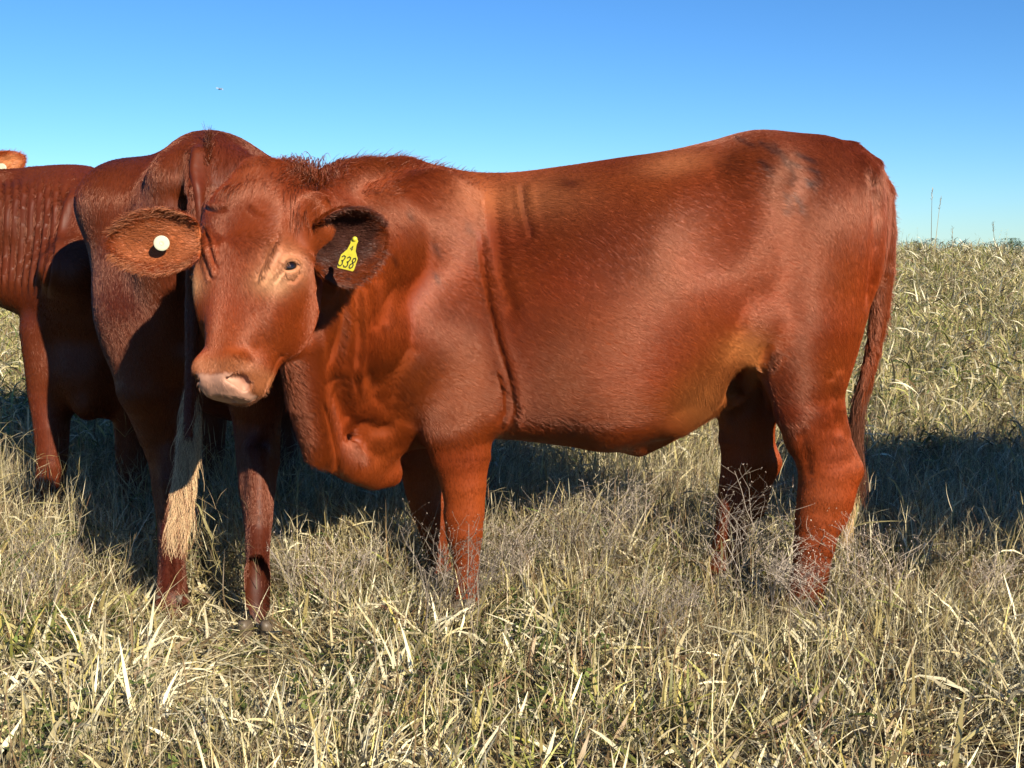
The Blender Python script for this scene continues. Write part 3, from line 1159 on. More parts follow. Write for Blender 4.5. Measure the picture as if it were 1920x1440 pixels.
# ------------------------------------------------------------------ build the cattle
def finish_body(V, Q, folds=()):
    N = vnormals(V, Q)
    for pl, dp, wd, lp in folds:
        V = fold(V, N, pl, dp, wd, lp)
    if folds: V = relax(V, Q, 1)
    return V, vnormals(V, Q)


def rgba(t): return np.c_[t, np.ones(len(t))]


HERD = "red heifers standing in the dry grass"


def build_near():
    f = near_heifer_field()
    V, Q = f.mesh(); V, Q = keep_biggest(V, Q)
    V = relax(V, Q, 2)
    V, N = finish_body(V, Q, FOLDS)
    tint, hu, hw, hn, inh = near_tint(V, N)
    root = tag(empty("heifer", (0.25, YC, 0)), "glossy red heifer standing side on, turning its face forward, yellow tag 338 in its ear", "cow", HERD)
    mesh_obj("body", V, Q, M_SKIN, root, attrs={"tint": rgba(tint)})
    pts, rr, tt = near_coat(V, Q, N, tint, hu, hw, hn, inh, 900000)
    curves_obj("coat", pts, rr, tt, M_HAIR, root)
    eyes(root, EYES)
    for c, o in EYES.values():      # lashes
        r = np.random.default_rng(4)
        n = 34
        th = r.random(n) * math.pi * .9 + .1
        e1 = np.cross(o, [0, 0, 1.0]); e1 /= np.linalg.norm(e1); e2 = np.cross(e1, o)
        st = c + e1 * (.014 * np.cos(th))[:, None] + e2 * (.010 * np.sin(th))[:, None] - o * .001
        dr = o[None] * .8 + e1 * (.5 * np.cos(th))[:, None] + np.array([0, 0, -.5])[None]
        P3 = np.stack([st, st + dr * .006, st + dr * .011 + e2 * .002], 1)
        curves_obj("eyelashes", P3, np.full((n, 3), .0002) * [1, .8, .3], np.full((n, 3), .02), M_HAIR, root)
    # ears
    el, dl = ear(root, P(580, 455, 2.36), (.90, .42, .06), (-.60, -.78, -.16), .165, .150, (.040, .014, .010), RED * .5, 5, curl=1.22, thick=.007)  # shade inside this ear's cup is painted in as the near-black inner tint
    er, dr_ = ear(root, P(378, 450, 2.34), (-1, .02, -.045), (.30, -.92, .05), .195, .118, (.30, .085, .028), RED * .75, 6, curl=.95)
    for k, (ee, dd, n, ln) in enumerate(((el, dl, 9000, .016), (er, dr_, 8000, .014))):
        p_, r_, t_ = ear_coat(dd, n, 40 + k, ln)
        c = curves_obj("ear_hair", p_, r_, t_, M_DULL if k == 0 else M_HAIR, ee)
    # fringe of long hairs inside the ears and on the rims
    rg = np.random.default_rng(12)
    for ee, dd, col in ((el, dl, np.array([.045, .014, .010])), (er, dr_, np.array([.22, .07, .025]))):  # first ear's dark rim colour continues the painted shade of its cup
        V_, F_, N_, t_, e_, n_ = dd
        nt, ns = 26, 22
        I = V_[:n_].reshape(nt, ns, 3); Nn = N_[:n_].reshape(nt, ns, 3)
        st = []; dr2 = []
        for _ in range(1800):
            side = rg.random() < .5
            i = int(rg.integers(2, nt - 2)); j = (0 if side else ns - 1)
            jj = j + (1 if side else -1) * int(rg.integers(0, 4))
            st.append(I[i, jj]); outw = I[i, j] - I[i, ns // 2]; outw /= np.linalg.norm(outw)
            dr2.append(outw * .45 + e_ * 1.1 + Nn[i, jj] * .15 + rg.normal(0, .25, 3))
        st = np.array(st); dr2 = np.array(dr2)
        ln = .006 + .010 * rg.random(len(st))[:, None]
        P4 = np.stack([st, st + dr2 * ln * .4, st + dr2 * ln * .8 + [0, 0, -.001], st + dr2 * ln + [0, 0, -.003]], 1)
        curves_obj("rim_hair", P4, np.full((len(st), 4), .0003) * [1, .9, .7, .2], col[None] * (1 + rg.normal(0, .25, (len(st), 1))).clip(.3, 2), M_HAIR, ee)
    # poll tuft, mane on the crest, tail brush
    n = 8200
    hu0 = rg.normal(.012, .036, n); hw0 = rg.normal(0, .046, n)
    keep = np.abs(hw0) < .10; hu0, hw0 = hu0[keep], hw0[keep]; n = len(hu0)
    st = np.array([H(a, b, -.008 - 4.5 * b * b - (max(0, .02 - a)) * 1.1) for a, b in zip(hu0, hw0)])
    base = HA[2][None] * .55 + HA[0][None] * np.where(hu0 > -.01, .95, -.6)[:, None] + HA[1][None] * (hw0 * 6)[:, None] + np.array([0, 0, .25])[None] + rg.normal(0, .30, (n, 3))
    base /= np.linalg.norm(base, axis=1, keepdims=True)
    ln = ((.024 + .034 * rg.random(n)) * (1 - 4 * np.clip(hu0 - .03, 0, .12)))[:, None]
    P5 = np.stack([st, st + base * ln * .4, st + (base + [0, 0, -.25]) * ln * .75, st + (base + [0, 0, -.7]) * ln], 1)
    ctf = RED * .5
    curves_obj("forelock", P5, np.full((n, 4), .0006) * [1, .9, .7, .2], ctf[None] * (1 + rg.normal(0, .3, (n, 1))).clip(.3, 2), M_HAIR, root)
    # crest hairs: rise from the neck top
    top = (N[:, 2] > .75) & (V[:, 0] > -.47) & (V[:, 0] < .05) & (V[:, 2] > 1.08)
    idx = np.where(top)[0]
    if len(idx):
        idx = idx[rg.integers(0, len(idx), 2600)]
        fall = np.clip((.05 - V[idx, 0]) / .35, 0.1, 1)[:, None]
        st = V[idx] + rg.normal(0, .002, (len(idx), 3))
        dd = np.array([.75, -.05, .62])[None] + rg.normal(0, .28, (len(idx), 3))
        ln = (.012 + .020 * rg.random(len(idx)))[:, None] * fall
        P6 = np.stack([st, st + dd * ln * .5, st + (dd + [.1, 0, -.2]) * ln], 1)
        curves_obj("mane", P6, np.full((len(idx), 3), .0005) * [1, .8, .2], (RED * .6)[None] * (1 + rg.normal(0, .25, (len(idx), 1))).clip(.3, 2), M_HAIR, root)
    # tail brush along the dock
    line = [PC(1642, 305), PC(1662, 360), PC(1668, 430), PC(1664, 520), PC(1652, 620), PC(1634, 710)]
    o1, r1, t1 = switch(line, .010, .045, 5200, 8, RED * .7, rad=.0006, wob=.01)
    o1[:, -1, 0] += np.abs(rg.normal(0, .008, len(o1))); o1[:, -2, 0] += .004
    curves_obj("dock_hair", o1, r1, t1, M_HAIR, root)
    line = [PC(1640, 640), PC(1625, 700), PC(1610, 760), PC(1602, 830), PC(1606, 880)]
    o2, r2, t2 = switch(line, .011, .20, 3800, 9, np.array([.10, .035, .018]), rad=.0007, wob=.03)
    curves_obj("tail_switch", o2, r2, t2, M_HAIR, root)
    line = [PC(1604, 800), PC(1603, 860), PC(1597, 920), PC(1588, 985)]
    o2, r2, t2 = switch(line, .008, .14, 1100, 10, np.array([.50, .34, .17]), rad=.0007, wob=.03)
    curves_obj("tail_tip", o2, r2, t2, M_HAIR, root)
    # hooves
    for rows, bb in ((FRONT_NEAR, .135), (FRONT_FAR, -.108), (HIND_NEAR, .13), (HIND_FAR, -.108)):
        px = rows[-1][0]; d = YC - bb
        hoof(root, P(px - 4, rows[-1][1], d)[0], d, (-1, 0), 1.05)
    tag338(root)
    button(root, P(303, 456, 2.315), np.array([.30, -.93, .12]), .0150)
    return root


def slab(V2, O, ex, ey, ez, th, mat, name, parent):
    """flat plate from a 2-D outline"""
    n = len(V2)
    V = [O + ex * a + ey * b + ez * th * .5 for a, b in V2] + [O + ex * a + ey * b - ez * th * .5 for a, b in V2]
    F = [tuple(range(n)), tuple(range(2 * n - 1, n - 1, -1))] + [(i, i + n, (i + 1) % n + n, (i + 1) % n) for i in range(n)]
    return mesh_obj(name, V, F, mat, parent, smooth=False)


def strokes(parent, O, ex, ey, ez, lines, wd, name="tag_number"):
    V = []; F = []
    for ln in lines:
        for (a, b) in zip(ln[:-1], ln[1:]):
            a = np.array(a, float); b = np.array(b, float); d = b - a; L = np.linalg.norm(d)
            if L < 1e-6: continue
            d /= L; nn = np.array([-d[1], d[0]])
            q = [a - d * wd * .3 + nn * wd / 2, a - d * wd * .3 - nn * wd / 2, b + d * wd * .3 - nn * wd / 2, b + d * wd * .3 + nn * wd / 2]
            i = len(V)
            for z in (0.0, .0004):
                V += [O + ex * p[0] + ey * p[1] + ez * z for p in q]
            F += [(i + 4, i + 5, i + 6, i + 7), (i, i + 1, i + 5, i + 4), (i + 2, i + 3, i + 7, i + 6), (i + 1, i + 2, i + 6, i + 5), (i + 3, i, i + 4, i + 7)]
    return mesh_obj(name, V, F, M_INK, parent, smooth=False)


def tag338(root):
    d = 2.27
    A = P(666, 448, d); B = P(648, 503, d - .012)
    ey = (A - B); ln = np.linalg.norm(ey); ey /= ln
    ex = np.array([.92, -.28, .26]); ex -= ey * (ex @ ey); ex /= np.linalg.norm(ex)
    ez = np.cross(ex, ey); ez *= -1 if ez[1] > 0 else 1
    # outline in metres, x right, y up, origin at the foot of the tag
    K = .91
    out = [(-.0185, -.003), (.0185, -.003), (.0205, 0), (.0205, .026), (.010, .040), (.0072, .054), (.0085, .062), (.004, .067), (-.004, .067),
           (-.0085, .062), (-.0072, .054), (-.010, .040), (-.0205, .026), (-.0205, 0)]
    out = [(a * K, b * K) for a, b in out]
    t = slab(out, B, ex, ey, ez, .0018, M_TAG, "ear_tag", root)
    pv, pf = sphere_mesh(B + ey * .059 + ez * .001, .0052, 12, 8)
    mesh_obj("tag_stud", pv, pf, M_TAG, t)
    three = [(-.35, .85), (-.1, 1.0), (.25, .95), (.35, .75), (.2, .55), (-.05, .5), (.25, .42), (.38, .2), (.2, .0), (-.15, -.02), (-.38, .12)]
    eight = [(.05, .52), (-.28, .68), (-.25, .92), (.05, 1.0), (.32, .88), (.28, .66), (.05, .52), (-.3, .32), (-.32, .1), (0, -.02), (.33, .1), (.32, .34), (.05, .52)]
    four = [(.2, 0), (.2, 1), (-.35, .3), (.4, .3)]
    L = []
    for g, cx in ((three, -.0122), (three, 0.0), (eight, .0122)):
        L.append([(cx + a * .0105 + (b - .5) * .004, .002 + b * .021) for a, b in g])
    L2 = [[(a * .007, .036 + b * .009) for a, b in four]]
    strokes(t, B, ex, ey, ez * 1.0 + 0, [[(x, y) for x, y in l] for l in L], .0021).location = Vector(ez * .0012)
    strokes(t, B, ex, ey, ez, L2, .0012, "tag_mark").location = Vector(ez * .0012)


def button(root, c, nrm, r):
    nrm = nrm / np.linalg.norm(nrm)
    a = np.cross(nrm, [0, 0, 1.0]); a /= np.linalg.norm(a); b = np.cross(a, nrm)
    V = []; F = []
    prof = [(0.0, .0022), (.25, .0026), (.30, .0018), (.85, .0016), (1.0, .0010), (1.0, -.001)]
    m = 28
    for rr, h in prof:
        for j in range(m):
            th = 2 * math.pi * j / m
            V.append(c + (a * math.cos(th) + b * math.sin(th)) * r * max(rr, .01) + nrm * h)
    for k in range(len(prof) - 1):
        for j in range(m):
            F.append((k * m + j, k * m + (j + 1) % m, (k + 1) * m + (j + 1) % m, (k + 1) * m + j))
    F.append(tuple(range(m))); F.append(tuple(range(len(prof) * m - m, len(prof) * m))[::-1])
    o = mesh_obj("ear_tag", V, F, M_BUTTON, root, smooth=False)
    o["label"] = "round cream button tag"
    return o


# ---- the second heifer, seen from behind
def build_rear():
    T = Turn((-.745, 2.90), (-.13, 1.0), 1.0)
    Lc = lambda px, py, d: T.back(P(px, py, d + .29 * min(1, max(0, (1100 - py) / 500))))

    def rows_chain(f, rows, sx=1.35, k=.03):
        f.chain([(Lc(px, py, d), w * d / FPX) for px, py, w, d in rows], k=k, scale=(sx, 1, 1))

    def extra(f):
        # hind legs traced from behind
        rows_chain(f, [(300, 600, 95, 2.84), (292, 720, 76, 2.90), (306, 800, 52, 2.96), (318, 860, 40, 3.0), (322, 920, 36, 3.03), (322, 980, 27, 3.03),
                       (322, 1050, 25, 3.0), (322, 1105, 28, 2.97), (325, 1140, 31, 2.96), (325, 1152, 27, 2.95)])
        rows_chain(f, [(480, 600, 95, 2.76), (480, 720, 66, 2.80), (482, 790, 47, 2.84), (484, 860, 42, 2.86), (482, 910, 36, 2.86), (484, 970, 28, 2.84),
                       (483, 1040, 22, 2.80), (482, 1090, 26, 2.78), (482, 1140, 33, 2.76), (483, 1170, 31, 2.75), (483, 1200, 27, 2.74)])
        # hocks
        rows_chain(f, [(318, 850, 18, 2.93), (318, 900, 17, 2.94), (322, 960, 13, 2.97)], 1.0, .03)
        rows_chain(f, [(484, 850, 19, 2.78), (484, 905, 17, 2.79), (484, 965, 13, 2.80)], 1.0, .03)
        for x, d in ((300, 2.92), (345, 2.92), (462, 2.69), (508, 2.69)):
            f.ell(Lc(x, 1185 if x > 400 else 1128, d), (.014, .011, .018), k=.008)
        # rump: wide hips, pins, thigh muscles
        f.ell(Lc(235, 420, 2.92), (.15, .10, .15), k=.07)
        f.ell(Lc(255, 560, 2.86), (.13, .11, .20), k=.07)
        f.ell(Lc(520, 430, 2.90), (.15, .09, .15), k=.07)
        f.ell(Lc(500, 560, 2.80), (.13, .10, .18), k=.07)
        f.ell(Lc(325, 330, 2.68), (.06, .045, .05), k=.05)
        f.ell(Lc(445, 335, 2.68), (.06, .045, .05), k=.05)
        f.ell(Lc(585, 235, 3.15), (.32, .20, .12), k=.10, mode='sub')
        f.ell(Lc(250, 380, 2.95), (.17, .14, .10), k=.08)
        f.chain([(Lc(388, 316, 2.76), .070), (Lc(380, 330, 3.0), .07)], k=.08)
        # tail
        f.chain([(Lc(385, 282, 2.72), .034), (Lc(374, 300, 2.64), .034), (Lc(366, 360, 2.585), .030), (Lc(364, 440, 2.57), .024), (Lc(362, 560, 2.58), .020), (Lc(360, 680, 2.60), .017),
                 (Lc(356, 780, 2.62), .015), (Lc(352, 860, 2.63), .011)], k=.012)
        f.chain([(Lc(340, 380, 2.60), .02), (Lc(345, 500, 2.62), .02), (Lc(350, 640, 2.68), .02)], k=.05, mode='sub')

    def neck(f):
        f.chain([(P(770, 450, 3.05), .20), (P(650, 430, 3.05), .16), (P(560, 450, 3.05), .125)], k=.05)
        head(f)
    set_head(P(560, 400, YC), (-1, 0, 0), math.radians(30))
    V, Q = other_field(.0095, [(FRONT_NEAR, .15, .8), (FRONT_FAR, -.15, .85)], [], neck, extra)
    N = vnormals(V, Q)
    tint = base_tint(V, 31) * .42  # darker red of its own, lowered further with shade put into the colour
    W = T.out(V); WN = T.vec(N)
    u, v = project(W)
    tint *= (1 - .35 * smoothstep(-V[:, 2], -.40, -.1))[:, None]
    folds = [([(352, 270), (346, 320), (356, 370), (362, 430)], .012, .010, .7), ([(322, 905), (318, 960), (326, 1060), (330, 1120)], .006, .006, .6),
             ([(470, 1120), (480, 1128), (500, 1122)], .005, .005, .6), ([(468, 1185), (490, 1192), (512, 1186)], .005, .004, .6)]
    for pl, dp, wd, lp in folds: W = fold(W, WN, pl, dp, wd, lp)
    WN = vnormals(W, Q)
    root = tag(empty("heifer", (-.75, 3.3, 0)), "red heifer seen from behind with blond tail switch, behind the face of the tagged one", "cow", HERD)
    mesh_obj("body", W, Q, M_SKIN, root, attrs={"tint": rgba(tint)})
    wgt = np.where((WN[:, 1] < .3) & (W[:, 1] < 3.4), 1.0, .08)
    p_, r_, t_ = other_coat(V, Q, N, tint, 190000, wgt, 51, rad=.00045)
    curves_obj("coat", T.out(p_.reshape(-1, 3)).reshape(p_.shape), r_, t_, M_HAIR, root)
    eyes(root, {k: (T.out(c[None])[0], T.vec(o[None])[0]) for k, (c, o) in EYES.items()})
    for s in (-1, 1):
        rt = T.out(H(.08, .10 * s, -.08)[None])[0]
        ear(root, rt, T.vec((HA[1] * s + HA[0] * .1)[None])[0], T.vec(HA[2][None])[0], .18, .12, (.35, .14, .06), RED * .6, 70 + s)
    # switch
    line = [P(358, 700, 2.84), P(357, 780, 2.82), P(352, 850, 2.79), P(344, 920, 2.76), P(338, 970, 2.74)]
    o2, r2, t2 = switch(line, .0100, .20, 4200, 19, np.array([.56, .40, .22]), rad=.0006, wob=.07)
    rg = np.random.default_rng(3)
    dark = rg.random(len(t2)) < .35
    t2[dark] *= np.array([.45, .32, .28])
    curves_obj("tail_switch", o2, r2, t2, M_HAIR, root)
    for px, py, d in ((325, 1152, 2.95), (483, 1210, 2.74)):
        q = P(px, py, d); hoof(root, q[0], q[1], (0, 1), 1.0)
    for rows in (FRONT_NEAR, FRONT_FAR):
        q = P(rows[-1][0], rows[-1][1], YC - rows[-1][3]); q = T.out(q[None])[0]
        fw = T.vec(np.array([[-1.0, 0, 0]]))[0]
        hoof(root, q[0], q[1], (fw[0], fw[1]), 1.0)
    # bristles on the tailhead and the back line
    st = []; dr = []
    for _ in range(260):
        t = rg.random()
        st.append(P(392 - 4 * t, 254 + 60 * t, 2.95 - .05 * t) + rg.normal(0, .004, 3)); dr.append(np.array([.1, -.1, .5 + .5 * rg.random()]) + rg.normal(0, .35, 3))
    st = np.array(st); dr = np.array(dr)
    P7 = np.stack([st, st + dr * .010, st + dr * .020], 1)
    curves_obj("dock_hair", P7, np.full((len(st), 3), .0006) * [1, .8, .2], np.repeat((RED * .3)[None], len(st), 0), M_HAIR, root)
    return root, (V, Q, N, tint, T)


# ---- the third heifer: chest towards the viewer, neck turned out of the frame
def build_left():
    T = Turn((-1.20, 5.05), (-.10, -1.0), 1.0)
    Lc = lambda px, py, d: T.back(P(px, py, d))

    def rows_chain(f, rows, sx=1.2, k=.03):
        f.chain([(Lc(px, py, d), w * d / FPX) for px, py, w, d in rows], k=k, scale=(sx, 1, 1))

    def extra(f):
        rows_chain(f, [(95, 620, 52, 3.76), (95, 740, 38, 3.74), (97, 800, 31, 3.72), (98, 870, 27, 3.71), (92, 920, 25, 3.71), (84, 960, 19, 3.71), (84, 1010, 20, 3.71), (84, 1022, 19, 3.70)])
        rows_chain(f, [(250, 620, 52, 3.76), (248, 740, 38, 3.78), (247, 800, 31, 3.80), (247, 860, 28, 3.80), (250, 910, 25, 3.80), (254, 950, 18, 3.80), (256, 990, 20, 3.80), (256, 1002, 19, 3.80)])
        f.ell(Lc(172, 520, 3.78), (.14, .20, .24), k=.08)
        f.ell(Lc(165, 700, 3.72), (.10, .10, .12), k=.06)
        f.ell(Lc(165, 760, 3.68), (.05, .035, .045), k=.04)
        f.ell(Lc(130, 395, 3.86), (.14, .14, .12), k=.08)
        f.ell(Lc(200, 700, 3.95), (.20, .24, .13), k=.08)
    
    def neck(f):
        f.chain([(Lc(150, 430, 3.88), .17), (Lc(60, 430, 3.84), .155), (Lc(-40, 425, 3.84), .14), (Lc(-120, 420, 3.86), .12)], k=.06)
        f.chain([(Lc(120, 540, 3.78), .13), (Lc(50, 520, 3.80), .12), (Lc(-50, 500, 3.84), .09)], k=.05)
        f.chain([(Lc(160, 352, 3.90), .06), (Lc(60, 342, 3.86), .048), (Lc(-60, 350, 3.86), .05)], k=.04)
        head(f)
    o = T.back(P(-110, 360, 3.86)); fw = np.array([-1.0, .35, 0]) @ T.Ri.T
    set_head(o, fw, math.radians(38))
    V, Q = other_field(.0105, [], [(HIND_NEAR, .15, .72), (HIND_FAR, -.15, .75)], neck, extra)
    N = vnormals(V, Q)
    tint = base_tint(V, 61) * .42  # a darker coat, with part of its shade painted into the tint
    W = T.out(V); WN = T.vec(N)
    fl = [([(-8 + k * 15, 330), (-10 + k * 15, 400), (-12 + k * 14, 480), (-14 + k * 12, 560)], .010, .0065, .9) for k in range(9)]
    fl += [([(130, 345), (110, 400), (95, 470), (88, 540)], .010, .008, .8)]
    for pl, dp, wd, lp in fl: W = fold(W, WN, pl, dp, wd, lp)
    WN = vnormals(W, Q)
    root = tag(empty("heifer", (-1.25, 4.3, 0)), "dark red heifer at the left edge with wrinkled neck and head turned away", "cow", HERD)
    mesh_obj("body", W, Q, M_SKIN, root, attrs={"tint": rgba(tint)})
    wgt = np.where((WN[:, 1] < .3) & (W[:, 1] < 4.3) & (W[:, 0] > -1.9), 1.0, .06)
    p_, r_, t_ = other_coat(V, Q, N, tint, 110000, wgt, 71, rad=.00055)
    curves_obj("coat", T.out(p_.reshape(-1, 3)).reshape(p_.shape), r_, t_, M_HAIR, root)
    eyes(root, {k: (T.out(c[None])[0], T.vec(o_[None])[0]) for k, (c, o_) in EYES.items()})
    e1, dd = ear(root, P(-14, 334, 3.92), (.66, .10, .50), (.15, -.95, .1), .125, .10, (.40, .14, .05), RED, 75, thick=.008)
    p_, r_, t_ = ear_coat(dd, 2600, 90, .012)
    curves_obj("ear_hair", p_, r_, t_, M_HAIR, e1)
    button(root, P(3, 315, 3.885), np.array([.2, -.95, .1]), .015)
    rt = T.out(H(.08, -.10, -.08)[None])[0]
    ear(root, rt, T.vec((-HA[1])[None])[0], T.vec(HA[2][None])[0], .18, .12, (.35, .14, .06), RED * .6, 77)
    for px, py, d in ((84, 1020, 3.70), (256, 1000, 3.80)):
        q = P(px, py, d); hoof(root, q[0], q[1], (0, -1), 1.0)
    for rows in (HIND_NEAR, HIND_FAR):
        q = P(rows[-1][0], rows[-1][1], YC - rows[-1][3]); q = T.out(q[None])[0]
        hoof(root, q[0], q[1], (-.1, -1), 1.0)
    return root

# ------------------------------------------------------------------ the ground, one sheet to beyond the horizon
def ground_z(x, y):
    x = np.asarray(x, float); y = np.asarray(y, float)
    z = .50 * smoothstep(y, 4.8, 15.0)
    z = z - .0175 * np.maximum(y - 17, 0) - 1.2 * smoothstep(y, 17, 50)
    z = z + .012 * np.sin(x * 1.7 + .6 * y) * smoothstep(y, 4.0, 6.0) + .06 * np.sin(x * .35 + 1.0) * smoothstep(y, 7, 13)
    return z


def build_ground():
    ys = np.concatenate([[-60, -20, -5], np.arange(-1, 6, .05), np.arange(6, 20, .2), np.geomspace(20, 2600, 40)])
    xs = np.concatenate([-np.geomspace(2600, 8, 24), np.arange(-7.5, -2.5, .25), np.arange(-2.5, 2.5, .05), np.arange(2.5, 7.5, .25), np.geomspace(8, 2600, 24)])
    X, Y = np.meshgrid(xs, ys)
    Z = ground_z(X, Y)
    Pn = np.stack([X.ravel(), Y.ravel(), Z.ravel()], 1)
    near = (np.abs(X.ravel()) < 8) & (Y.ravel() < 20) & (Y.ravel() > -2)
    Pn[:, 2] += near * (.012 * vnoise(Pn, 3.5, 5) + .007 * vnoise(Pn, 11, 6))
    n, m = X.shape
    i = np.arange(n - 1)[:, None] * m + np.arange(m - 1)[None]
    F = np.stack([i, i + 1, i + m + 1, i + m], -1).reshape(-1, 4)
    mt, nt, b = new_mat("soil_and_litter")
    tc = nt.nodes.new("ShaderNodeTexCoord")
    n1 = nt.nodes.new("ShaderNodeTexNoise"); n1.inputs['Scale'].default_value = 6; n1.inputs['Detail'].default_value = 8
    n2 = nt.nodes.new("ShaderNodeTexNoise"); n2.inputs['Scale'].default_value = 90; n2.inputs['Detail'].default_value = 6
    for q in (n1, n2): nt.links.new(tc.outputs['Object'], q.inputs['Vector'])
    ad = nt.nodes.new("ShaderNodeMath"); ad.operation = 'MULTIPLY_ADD'; ad.inputs[1].default_value = .5
    nt.links.new(n1.outputs['Fac'], ad.inputs[0])
    h = nt.nodes.new("ShaderNodeMath"); h.operation = 'MULTIPLY'; h.inputs[1].default_value = .5
    nt.links.new(n2.outputs['Fac'], h.inputs[0]); nt.links.new(h.outputs[0], ad.inputs[2])
    cr = nt.nodes.new("ShaderNodeValToRGB")
    e = cr.color_ramp.elements
    e[0].position = .35; e[0].color = (.018, .013, .008, 1)
    e[1].position = .66; e[1].color = (.09, .068, .038, 1)
    q = e.new(.5); q.color = (.05, .036, .021, 1)
    nt.links.new(ad.outputs[0], cr.inputs['Fac']); nt.links.new(cr.outputs[0], b.inputs['Base Color'])
    bp = nt.nodes.new("ShaderNodeBump"); bp.inputs['Strength'].default_value = .8; bp.inputs['Distance'].default_value = .01
    nt.links.new(n2.outputs['Fac'], bp.inputs['Height']); nt.links.new(bp.outputs[0], b.inputs['Normal'])
    b.inputs['Roughness'].default_value = .95
    b.inputs['Specular IOR Level'].default_value = .1
    o = mesh_obj("ground", Pn, F, mt)
    o["kind"] = "structure"
    return o


def grass_mat():
    m = bpy.data.materials.new("dry_grass"); m.use_nodes = True
    nt = m.node_tree; nt.nodes.clear()
    out = nt.nodes.new("ShaderNodeOutputMaterial")
    at = nt.nodes.new("ShaderNodeAttribute"); at.attribute_name = "tint"
    oi = nt.nodes.new("ShaderNodeObjectInfo")
    mr = nt.nodes.new("ShaderNodeMapRange"); mr.inputs['To Min'].default_value = .50; mr.inputs['To Max'].default_value = 1.30
    nt.links.new(oi.outputs['Random'], mr.inputs['Value'])
    mx = nt.nodes.new("ShaderNodeVectorMath"); mx.operation = 'SCALE'
    nt.links.new(at.outputs['Color'], mx.inputs[0]); nt.links.new(mr.outputs[0], mx.inputs['Scale'])
    b = nt.nodes.new("ShaderNodeBsdfPrincipled"); b.inputs['Roughness'].default_value = .5; b.inputs['Specular IOR Level'].default_value = .35
    tr = nt.nodes.new("ShaderNodeBsdfTranslucent")
    ms = nt.nodes.new("ShaderNodeMixShader"); ms.inputs[0].default_value = .22
    nt.links.new(mx.outputs[0], b.inputs['Base Color']); nt.links.new(mx.outputs[0], tr.inputs['Color'])
    nt.links.new(b.outputs[0], ms.inputs[1]); nt.links.new(tr.outputs[0], ms.inputs[2])
    nt.links.new(ms.outputs[0], out.inputs[0])
    return m


M_GRASS = grass_mat()


class Ribbons:
    def __init__(self): self.V = []; self.F = []; self.C = []

    def strip(self, pts, wid, col, side=None, twist=0.0):
        """ribbon along pts with widths, slightly creased"""
        pts = np.asarray(pts); k = len(pts); i0 = len(self.V)
        t = np.gradient(pts, axis=0); t /= np.linalg.norm(t, axis=1, keepdims=True) + 1e-9
        if side is None: side = np.cross(t[0], [0, 0, 1.0])
        if np.linalg.norm(side) < 1e-3: side = np.array([1.0, 0, 0])
        side = side / np.linalg.norm(side)
        for j in range(k):
            s = side - t[j] * (side @ t[j]); s /= np.linalg.norm(s) + 1e-9
            n = np.cross(t[j], s); a = twist * j / (k - 1)
            s = s * math.cos(a) + n * math.sin(a)
            w = wid[j] * .5
            self.V += [pts[j] - s * w, pts[j] + s * w]
            f = 1.0 - .12 * (j / (k - 1))
            self.C += [col * f, col * f]
        for j in range(k - 1):
            a = i0 + 2 * j
            self.F.append((a, a + 1, a + 3, a + 2))

    def blade(self, r, base, az, lean, L, w, curl, col, k=6, twist=1.0, droop=0.0, kink=None):
        h = np.array([math.cos(az), math.sin(az), 0])
        p = np.array(base, float); pts = [p]; a = lean
        for j in range(k - 1):
            a2 = a
            if kink and j >= kink[0]: a2 = a + kink[1]
            d = h * math.sin(a2) + np.array([0, 0, math.cos(a2)])
            p = p + d * L / (k - 1)
            if p[2] < .004: p = p * [1, 1, 0] + [0, 0, .004]
            pts.append(p)
            a += curl / (k - 1) + r.normal(0, .10)
        prof = np.array([.55, 1, 1, .9, .6, .12] if k == 6 else np.interp(np.linspace(0, 1, k), [0, .2, .6, .85, 1], [.6, 1, .95, .55, .12]))
        s = np.array([-h[1], h[0], 0]) + r.normal(0, .35, 3)
        self.strip(pts, w * prof, col, s, twist)
        return pts

    def leaf(self, p, d, L, w, col, n=None):
        d = d / np.linalg.norm(d); s = np.cross(d, [0, 0, 1.0]) if n is None else np.cross(d, n)
        s /= np.linalg.norm(s) + 1e-9
        i = len(self.V)
        self.V += [p, p + d * L * .5 + s * w * .5, p + d * L, p + d * L * .5 - s * w * .5 + np.array([0, 0, w * .1])]
        self.C += [col * .9, col, col, col * .95]
        self.F.append((i, i + 1, i + 2, i + 3))

    def obj(self, name, mat=None, parent=None, link=True):
        me = bpy.data.meshes.new(name)
        V = np.array(self.V, np.float32); F = np.array(self.F, np.int32)
        me.vertices.add(len(V)); me.vertices.foreach_set("co", V.ravel())
        me.loops.add(F.size); me.loops.foreach_set("vertex_index", F.ravel())
        me.polygons.add(len(F)); me.polygons.foreach_set("loop_start", np.arange(0, F.size, 4, dtype=np.int32))
        me.update(calc_edges=True)
        a = me.color_attributes.new("tint", 'FLOAT_COLOR', 'POINT')
        C = np.ones((len(V), 4), np.float32); C[:, :3] = np.clip(np.array(self.C), .004, .9)
        a.data.foreach_set("color", C.ravel())
        me.materials.append(mat or M_GRASS)
        o = bpy.data.objects.new(name, me)
        if link: COL.objects.link(o)
        if parent:
            o.parent = parent
            o.matrix_parent_inverse = Matrix.Translation(-Vector(parent_world(parent)))
        return o


